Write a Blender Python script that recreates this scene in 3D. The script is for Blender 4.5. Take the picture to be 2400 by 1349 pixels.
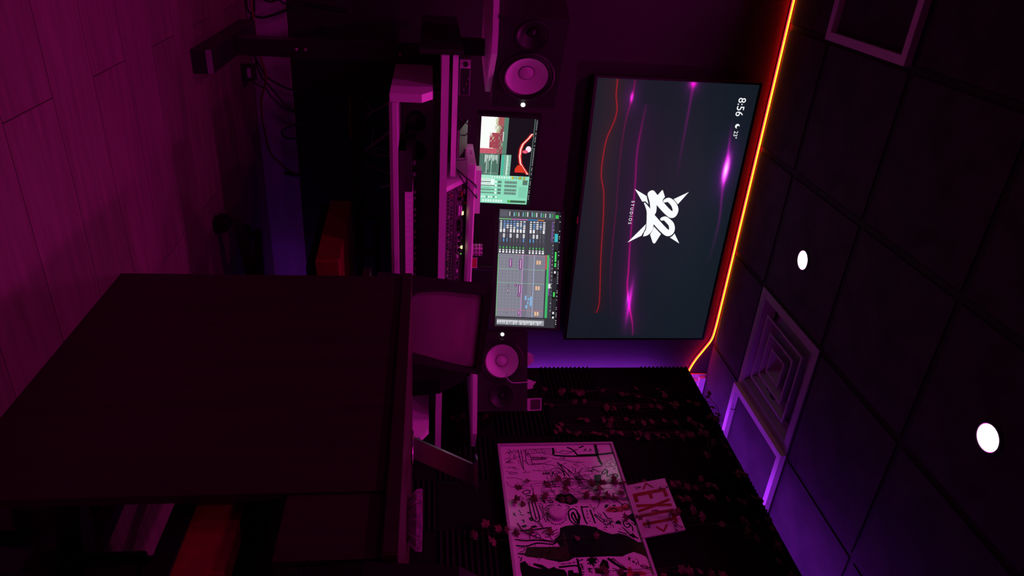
import bpy, bmesh, math, random
import numpy as np
from mathutils import Matrix, Vector

for _o in list(bpy.data.objects):
    bpy.data.objects.remove(_o, do_unlink=True)
scene = bpy.context.scene
COL = scene.collection
rnd = random.Random(7)
R = math.radians

# ------------------------------------------------------------------ camera (portrait shot stored sideways: image right is up)
YAW, PITCH, ROLL = 0.49728, 0.11957, 0.0095
CAM_H = 0.815
fw = Vector((math.sin(YAW) * math.cos(PITCH), math.cos(YAW) * math.cos(PITCH), math.sin(PITCH)))
rt = Vector((math.cos(YAW), -math.sin(YAW), 0.0))
upv = rt.cross(fw)
rt2 = rt * math.cos(ROLL) + upv * math.sin(ROLL)
up2 = -rt * math.sin(ROLL) + upv * math.cos(ROLL)
cam_data = bpy.data.cameras.new('camera')
cam_data.sensor_width = 36.0
cam_data.lens = 36.0 * 1649.2 / 2400.0
cam_data.clip_start = 0.02
cam = bpy.data.objects.new('camera', cam_data)
cx_, cy_, cz_ = up2, -rt2, -fw
cam.matrix_world = Matrix(((cx_.x, cy_.x, cz_.x, 0), (cx_.y, cy_.y, cz_.y, 0), (cx_.z, cy_.z, cz_.z, CAM_H), (0, 0, 0, 1)))
COL.objects.link(cam)
scene.camera = cam

# ------------------------------------------------------------------ world, exposure
world = bpy.data.worlds.new('world')
scene.world = world
world.use_nodes = True
world.node_tree.nodes['Background'].inputs[0].default_value = (0.35, 0.02, 0.22, 1)
world.node_tree.nodes['Background'].inputs[1].default_value = 0.0
vs = scene.view_settings
vs.view_transform = 'Standard'
vs.look = 'None'
vs.exposure = 0.0
vs.gamma = 1.0
vs.use_curve_mapping = False

LAMP_W = 4.4          # watts of one magenta ceiling downlight
MAGENTA = (1.0, 0.008, 0.58)
VIOLET = (0.42, 0.03, 1.0)
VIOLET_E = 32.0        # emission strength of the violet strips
RED_E = 26.0

# ------------------------------------------------------------------ dimensions
CEIL = 2.56
WALL_Y = 3.48
GX = [0.418 + 0.61 * k for k in range(-5, 6)]
GY = [3.07 - 0.61 * k for k in range(-1, 10)]

# ------------------------------------------------------------------ helpers
def mat(name, color, rough=0.6, metal=0.0, var=0.0, scale=8.0, stretch=(1, 1, 1), bump=0.0, color2=None, spec=0.5, per_object=0.0):
    m = bpy.data.materials.new(name)
    m.use_nodes = True
    nt = m.node_tree
    b = nt.nodes['Principled BSDF']
    b.inputs['Roughness'].default_value = rough
    b.inputs['Metallic'].default_value = metal
    b.inputs['Specular IOR Level'].default_value = spec
    c1 = (*color, 1)
    b.inputs['Base Color'].default_value = c1
    if var or bump or color2 or per_object:
        tc = nt.nodes.new('ShaderNodeTexCoord')
        mp = nt.nodes.new('ShaderNodeMapping')
        mp.inputs['Scale'].default_value = stretch
        nz = nt.nodes.new('ShaderNodeTexNoise')
        nz.inputs['Scale'].default_value = scale
        nz.inputs['Detail'].default_value = 6
        nt.links.new(tc.outputs['Object'], mp.inputs['Vector'])
        nt.links.new(mp.outputs['Vector'], nz.inputs['Vector'])
        mx = nt.nodes.new('ShaderNodeMix')
        mx.data_type = 'RGBA'
        c2 = color2 if color2 else tuple(max(0, c * (1 - var)) for c in color)
        mx.inputs['A'].default_value = c1
        mx.inputs['B'].default_value = (*c2, 1)
        rp = nt.nodes.new('ShaderNodeValToRGB')
        rp.color_ramp.elements[0].position = 0.35
        rp.color_ramp.elements[1].position = 0.68
        nt.links.new(nz.outputs['Fac'], rp.inputs['Fac'])
        nt.links.new(rp.outputs['Color'], mx.inputs['Factor'])
        src = mx.outputs['Result']
        if per_object:
            oi = nt.nodes.new('ShaderNodeObjectInfo')
            ma = nt.nodes.new('ShaderNodeMapRange')
            ma.inputs['To Min'].default_value = 1 - per_object
            ma.inputs['To Max'].default_value = 1 + per_object
            nt.links.new(oi.outputs['Random'], ma.inputs['Value'])
            mu = nt.nodes.new('ShaderNodeVectorMath')
            mu.operation = 'SCALE'
            nt.links.new(src, mu.inputs[0])
            nt.links.new(ma.outputs['Result'], mu.inputs['Scale'])
            src = mu.outputs['Vector']
        nt.links.new(src, b.inputs['Base Color'])
        if bump:
            bp = nt.nodes.new('ShaderNodeBump')
            bp.inputs['Strength'].default_value = bump
            bp.inputs['Distance'].default_value = 0.004
            nt.links.new(nz.outputs['Fac'], bp.inputs['Height'])
            nt.links.new(bp.outputs['Normal'], b.inputs['Normal'])
    return m


def emis(name, color, strength):
    m = bpy.data.materials.new(name)
    m.use_nodes = True
    nt = m.node_tree
    for n in list(nt.nodes):
        nt.nodes.remove(n)
    e = nt.nodes.new('ShaderNodeEmission')
    e.inputs[0].default_value = (*color, 1)
    e.inputs[1].default_value = strength
    o = nt.nodes.new('ShaderNodeOutputMaterial')
    nt.links.new(e.outputs[0], o.inputs[0])
    return m


def vcol_emis(name, strength=1.0):
    m = bpy.data.materials.new(name)
    m.use_nodes = True
    nt = m.node_tree
    b = nt.nodes['Principled BSDF']
    b.inputs['Base Color'].default_value = (0.01, 0.01, 0.012, 1)
    b.inputs['Roughness'].default_value = 0.6
    b.inputs['Specular IOR Level'].default_value = 0.12
    a = nt.nodes.new('ShaderNodeAttribute')
    a.attribute_name = 'Col'
    nt.links.new(a.outputs['Color'], b.inputs['Emission Color'])
    b.inputs['Emission Strength'].default_value = strength
    return m


def srgb(r, g, b):
    f = lambda c: (c / 255) / 12.92 if c / 255 <= 0.04045 else ((c / 255 + 0.055) / 1.055) ** 2.4
    return (f(r), f(g), f(b))


def mesh_of(bm, name, smooth=False):
    bmesh.ops.recalc_face_normals(bm, faces=bm.faces)
    me = bpy.data.meshes.new(name)
    bm.to_mesh(me)
    bm.free()
    if smooth:
        me.shade_auto_smooth() if hasattr(me, 'shade_auto_smooth') else None
        for p in me.polygons:
            p.use_smooth = True
    return me


def obj(name, me, m, parent=None, loc=None, rot=None):
    if m is not None:
        me.materials.append(m)
    o = bpy.data.objects.new(name, me)
    COL.objects.link(o)
    if parent is not None:
        o.parent = parent
    if loc is not None:
        o.location = loc
    if rot is not None:
        o.rotation_euler = rot
    return o


def part(name, bm, m, parent=None, smooth=False, bevel=0.0, seg=2, loc=None, rot=None):
    if bevel:
        es = [e for e in bm.edges if len(e.link_faces) == 2 and e.calc_face_angle(0) > 0.5]
        bmesh.ops.bevel(bm, geom=es, offset=bevel, segments=seg, affect='EDGES', profile=0.5)
    return obj(name, mesh_of(bm, name, smooth), m, parent, loc, rot)


def tag(o, label=None, cat=None, group=None, kind=None):
    if label:
        o['label'] = label
    if cat:
        o['category'] = cat
    if group:
        o['group'] = group
    if kind:
        o['kind'] = kind
    return o


def thing(name, label, cat, loc=(0, 0, 0), rot=(0, 0, 0), group=None):
    o = bpy.data.objects.new(name, None)
    o.empty_display_size = 0.05
    COL.objects.link(o)
    o.location = loc
    o.rotation_euler = rot
    return tag(o, label, cat, group)


def copy_tree(o, parent=None):
    c = o.copy()
    COL.objects.link(c)
    c.parent = parent
    for ch in o.children:
        copy_tree(ch, c)
    return c


def pose(az, tilt=0, roll=0):
    m = Matrix.Rotation(R(90 - az), 3, 'Z') @ Matrix.Rotation(R(-tilt), 3, 'X') @ Matrix.Rotation(R(roll), 3, 'Y')
    return m.to_euler()


def B():
    return bmesh.new()


def box(bm, x0, y0, z0, x1, y1, z1):
    v = [bm.verts.new(p) for p in ((x0, y0, z0), (x1, y0, z0), (x1, y1, z0), (x0, y1, z0), (x0, y0, z1), (x1, y0, z1), (x1, y1, z1), (x0, y1, z1))]
    for f in ((3, 2, 1, 0), (4, 5, 6, 7), (0, 1, 5, 4), (1, 2, 6, 5), (2, 3, 7, 6), (3, 0, 4, 7)):
        bm.faces.new([v[i] for i in f])
    return bm


def prism(bm, pts, a, b, axis='X'):
    def P(p, t):
        return {'X': (t, p[0], p[1]), 'Y': (p[0], t, p[1]), 'Z': (p[0], p[1], t)}[axis]
    lo = [bm.verts.new(P(p, a)) for p in pts]
    hi = [bm.verts.new(P(p, b)) for p in pts]
    bm.faces.new(lo)
    bm.faces.new(hi[::-1])
    n = len(pts)
    for i in range(n):
        bm.faces.new((lo[i], lo[(i + 1) % n], hi[(i + 1) % n], hi[i]))
    return bm


def ring(bm, c, ax, r, n, ph=0.0):
    ax = Vector(ax).normalized()
    t = Vector((0, 0, 1)) if abs(ax.z) < 0.9 else Vector((1, 0, 0))
    u = ax.cross(t).normalized()
    v = ax.cross(u)
    c = Vector(c)
    return [bm.verts.new(c + (u * math.cos(ph + 6.28318 * i / n) + v * math.sin(ph + 6.28318 * i / n)) * r) for i in range(n)]


def lathe(bm, prof, c=(0, 0, 0), ax=(0, 0, 1), n=20, cap=True):
    """prof: list of (radius, height along axis)"""
    ax = Vector(ax).normalized()
    c = Vector(c)
    rs = [ring(bm, c + ax * h, ax, max(r, 0.0004), n) for r, h in prof]
    for a, b in zip(rs, rs[1:]):
        for i in range(n):
            bm.faces.new((a[i], a[(i + 1) % n], b[(i + 1) % n], b[i]))
    if cap:
        bm.faces.new(rs[0][::-1])
        bm.faces.new(rs[-1])
    return bm


def cyl(bm, p0, p1, r, n=16, r1=None):
    p0, p1 = Vector(p0), Vector(p1)
    return lathe(bm, [(r, 0), (r if r1 is None else r1, (p1 - p0).length)], p0, p1 - p0, n)


def catmull(pts, k=6):
    P = [Vector(p) for p in pts]
    P = [P[0] * 2 - P[1]] + P + [P[-1] * 2 - P[-2]]
    out = []
    for i in range(1, len(P) - 2):
        for j in range(k):
            t = j / k
            a, b, c, d = P[i - 1], P[i], P[i + 1], P[i + 2]
            out.append(0.5 * ((2 * b) + (c - a) * t + (2 * a - 5 * b + 4 * c - d) * t * t + (3 * b - a - 3 * c + d) * t ** 3))
    out.append(P[-2].copy())
    return out


def tube(bm, pts, r, n=8, smooth_k=0):
    P = catmull(pts, smooth_k) if smooth_k else [Vector(p) for p in pts]
    prev = None
    u = None
    first = None
    for i, p in enumerate(P):
        d = (P[min(i + 1, len(P) - 1)] - P[max(i - 1, 0)]).normalized()
        if u is None:
            t = Vector((0, 0, 1)) if abs(d.z) < 0.9 else Vector((1, 0, 0))
            u = d.cross(t).normalized()
        else:
            u = (u - d * u.dot(d)).normalized()
        v = d.cross(u)
        rr = [bm.verts.new(p + (u * math.cos(6.28318 * j / n) + v * math.sin(6.28318 * j / n)) * r) for j in range(n)]
        if prev:
            for j in range(n):
                bm.faces.new((prev[j], prev[(j + 1) % n], rr[(j + 1) % n], rr[j]))
        else:
            first = rr
        prev = rr
    bm.faces.new(first[::-1])
    bm.faces.new(prev)
    return bm


def text_mesh(body, size, name='lettering', extrude=0.0006, align='LEFT', shear=0.0, spacing=1.0):
    cu = bpy.data.curves.new(name, 'FONT')
    cu.body = body
    cu.size = size
    cu.extrude = extrude
    cu.align_x = align
    cu.shear = shear
    cu.space_character = spacing
    cu.resolution_u = 4
    t = bpy.data.objects.new('tmp', cu)
    COL.objects.link(t)
    dg = bpy.context.evaluated_depsgraph_get()
    me = bpy.data.meshes.new_from_object(t.evaluated_get(dg))
    bpy.data.objects.remove(t, do_unlink=True)
    return me


def screen_grid(name, img, w, h, y, m, parent):
    """display picture as a fine grid of coloured cells in the local XZ plane; img rows run bottom to top, sRGB 0..255"""
    H, W, _ = img.shape
    xs = np.linspace(-w / 2, w / 2, W + 1)
    zs = np.linspace(-h / 2, h / 2, H + 1)
    gx, gz = np.meshgrid(xs, zs)
    co = np.stack([gx, np.full_like(gx, y), gz], -1).reshape(-1, 3).astype(np.float32)
    i, j = np.meshgrid(np.arange(W), np.arange(H))
    a = (j * (W + 1) + i).reshape(-1)
    idx = np.stack([a, a + 1, a + W + 2, a + W + 1], -1).reshape(-1).astype(np.int32)
    me = bpy.data.meshes.new(name)
    me.vertices.add(len(co))
    me.vertices.foreach_set('co', co.reshape(-1))
    me.loops.add(len(idx))
    me.loops.foreach_set('vertex_index', idx)
    me.polygons.add(W * H)
    me.polygons.foreach_set('loop_start', np.arange(0, len(idx), 4, dtype=np.int32))
    me.update(calc_edges=True)
    c = np.clip(img.reshape(-1, 3) / 255.0, 0, 1)
    lin = np.where(c <= 0.04045, c / 12.92, ((c + 0.055) / 1.055) ** 2.4)
    rgba = np.concatenate([lin, np.ones((len(lin), 1))], 1)
    rgba = np.repeat(rgba, 4, axis=0).astype(np.float32)
    at = me.color_attributes.new('Col', 'FLOAT_COLOR', 'CORNER')
    at.data.foreach_set('color', rgba.reshape(-1))
    return obj(name, me, m, parent)


# ------------------------------------------------------------------ materials
M = {}
M['wall'] = mat('wall_paint', (0.022, 0.02, 0.021), 0.75, var=0.25, scale=5, bump=0.15)
M['white'] = mat('white_laminate', (0.78, 0.76, 0.78), 0.5, var=0.05, scale=6)
M['skirt'] = mat('skirting_paint', (0.5, 0.48, 0.5), 0.55, var=0.2, scale=3, stretch=(1, 1, 6))
M['plank'] = mat('floor_plank', (0.135, 0.108, 0.086), 0.6, scale=5, stretch=(0.8, 9, 9), color2=(0.085, 0.068, 0.052), bump=0.12, per_object=0.16)
M['joint'] = mat('floor_joint', (0.05, 0.04, 0.04), 0.8, var=0.2)
M['tile'] = mat('ceiling_tile', (0.055, 0.05, 0.058), 0.9, scale=7, color2=(0.026, 0.024, 0.03), bump=0.5)
M['tbar'] = mat('ceiling_tbar', (0.012, 0.012, 0.013), 0.8, var=0.2)
M['black'] = mat('black_plastic', (0.012, 0.011, 0.012), 0.5, var=0.2)
M['steel'] = mat('black_steel', (0.014, 0.013, 0.014), 0.42, var=0.25, scale=15)
M['wood'] = mat('dark_wood', (0.022, 0.010, 0.009), 0.5, scale=4, stretch=(12, 12, 0.6), color2=(0.013, 0.006, 0.005), bump=0.1)
M['top'] = mat('polished_table_top', (0.045, 0.016, 0.012), 0.28, scale=4, stretch=(12, 0.6, 12), color2=(0.028, 0.010, 0.008))
M['foam'] = mat('acoustic_foam', (0.014, 0.012, 0.013), 0.95, var=0.35, scale=60, bump=0.3, spec=0.1)
M['board'] = mat('whiteboard', (0.84, 0.80, 0.82), 0.13, var=0.06, scale=5, spec=1.0)
M['plate'] = mat('sign_plastic', (0.70, 0.66, 0.68), 0.5, var=0.1, scale=9)
M['rail'] = mat('board_frame', (0.52, 0.48, 0.52), 0.4, var=0.1, scale=20)
M['alu'] = mat('aluminium', (0.5, 0.48, 0.5), 0.35, metal=0.8, var=0.2, scale=12)
M['chrome'] = mat('chrome', (0.55, 0.52, 0.55), 0.22, metal=1.0, var=0.15, scale=8)
M['ink'] = mat('black_ink', (0.006, 0.005, 0.007), 0.16, var=0.3, scale=30)
M['sheen'] = mat('painted_reflection', (0.16, 0.19, 0.19), 0.5, scale=14, color2=(0.42, 0.44, 0.44))  # paints the television's reflection in the board; patches with it are skipped
M['pinkink'] = mat('red_ink', (0.45, 0.05, 0.07), 0.5, var=0.5, scale=30)
M['darkred'] = mat('dark_red_ink', (0.03, 0.008, 0.01), 0.3, var=0.4, scale=30)
M['redink'] = mat('bright_red_ink', (0.55, 0.012, 0.02), 0.5, var=0.4, scale=20)
M['signred'] = mat('sign_red', (0.30, 0.012, 0.014), 0.5, var=0.25, scale=20)
M['leaf'] = mat('ivy_leaf', (0.13, 0.028, 0.03), 0.65, scale=40, color2=(0.08, 0.035, 0.02), per_object=0.35)
M['stem'] = mat('ivy_stem', (0.05, 0.015, 0.02), 0.7, var=0.3)
M['cone'] = mat('speaker_cone', (0.72, 0.70, 0.72), 0.55, var=0.06, scale=10)
M['rubber'] = mat('rubber', (0.008, 0.008, 0.008), 0.45, var=0.2)
M['spk'] = mat('speaker_cabinet', (0.011, 0.010, 0.011), 0.55, var=0.2, scale=30)
M['redfab'] = mat('red_upholstery', (0.24, 0.004, 0.012), 0.6, var=0.3, scale=25, bump=0.15)
M['blkfab'] = mat('black_upholstery', (0.004, 0.0035, 0.004), 0.7, var=0.3, scale=25, bump=0.15, spec=0.15)
M['crt'] = mat('crt_glass', (0.30, 0.24, 0.24), 0.18, var=0.05)
M['crtcase'] = mat('crt_case', (0.022, 0.018, 0.02), 0.4, var=0.2, scale=20)
M['glass'] = mat('cut_glass', (0.55, 0.5, 0.55), 0.12, var=0.5, scale=60, bump=0.8)
M['vent'] = mat('vent_enamel', (0.36, 0.34, 0.36), 0.4, var=0.05)
M['key'] = mat('white_key', (0.72, 0.70, 0.72), 0.35, var=0.03)
M['orange'] = mat('orange_cable', (0.16, 0.05, 0.01), 0.6, var=0.2)
M['grey'] = mat('grey_plastic', (0.30, 0.28, 0.31), 0.5, var=0.1)
M['greycable'] = mat('grey_cable', (0.42, 0.36, 0.45), 0.5, var=0.1)
M['silverknob'] = mat('knob_silver', (0.55, 0.5, 0.52), 0.35, metal=0.5, var=0.1)
M['paper'] = mat('paper', (0.6, 0.56, 0.58), 0.7, var=0.15, scale=30)
M['card'] = mat('red_card', (0.6, 0.05, 0.07), 0.5, var=0.2, scale=60)
M['led_w'] = emis('white_led', (1, 1, 0.97), 3.0)
M['led_y'] = emis('meter_lamp', (1.0, 0.80, 0.28), 2.2)
M['led_g'] = emis('green_led', (0.2, 0.9, 0.15), 0.9)
M['lens'] = emis('downlight_lens', (1.0, 0.62, 1.0), 6.0)
M['halo_rim'] = emis('downlight_halo', (1.0, 0.02, 0.75), 1.0)
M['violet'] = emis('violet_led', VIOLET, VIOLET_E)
M['redled'] = emis('red_led', (1.0, 0.003, 0.006), RED_E)
M['amber'] = emis('overexposed_core', (1.0, 0.66, 0.03), 1.6)
M['screen'] = vcol_emis('screen_picture', 1.0)
M['scrwhite'] = emis('screen_white', (0.95, 0.97, 1.0), 1.0)

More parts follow.
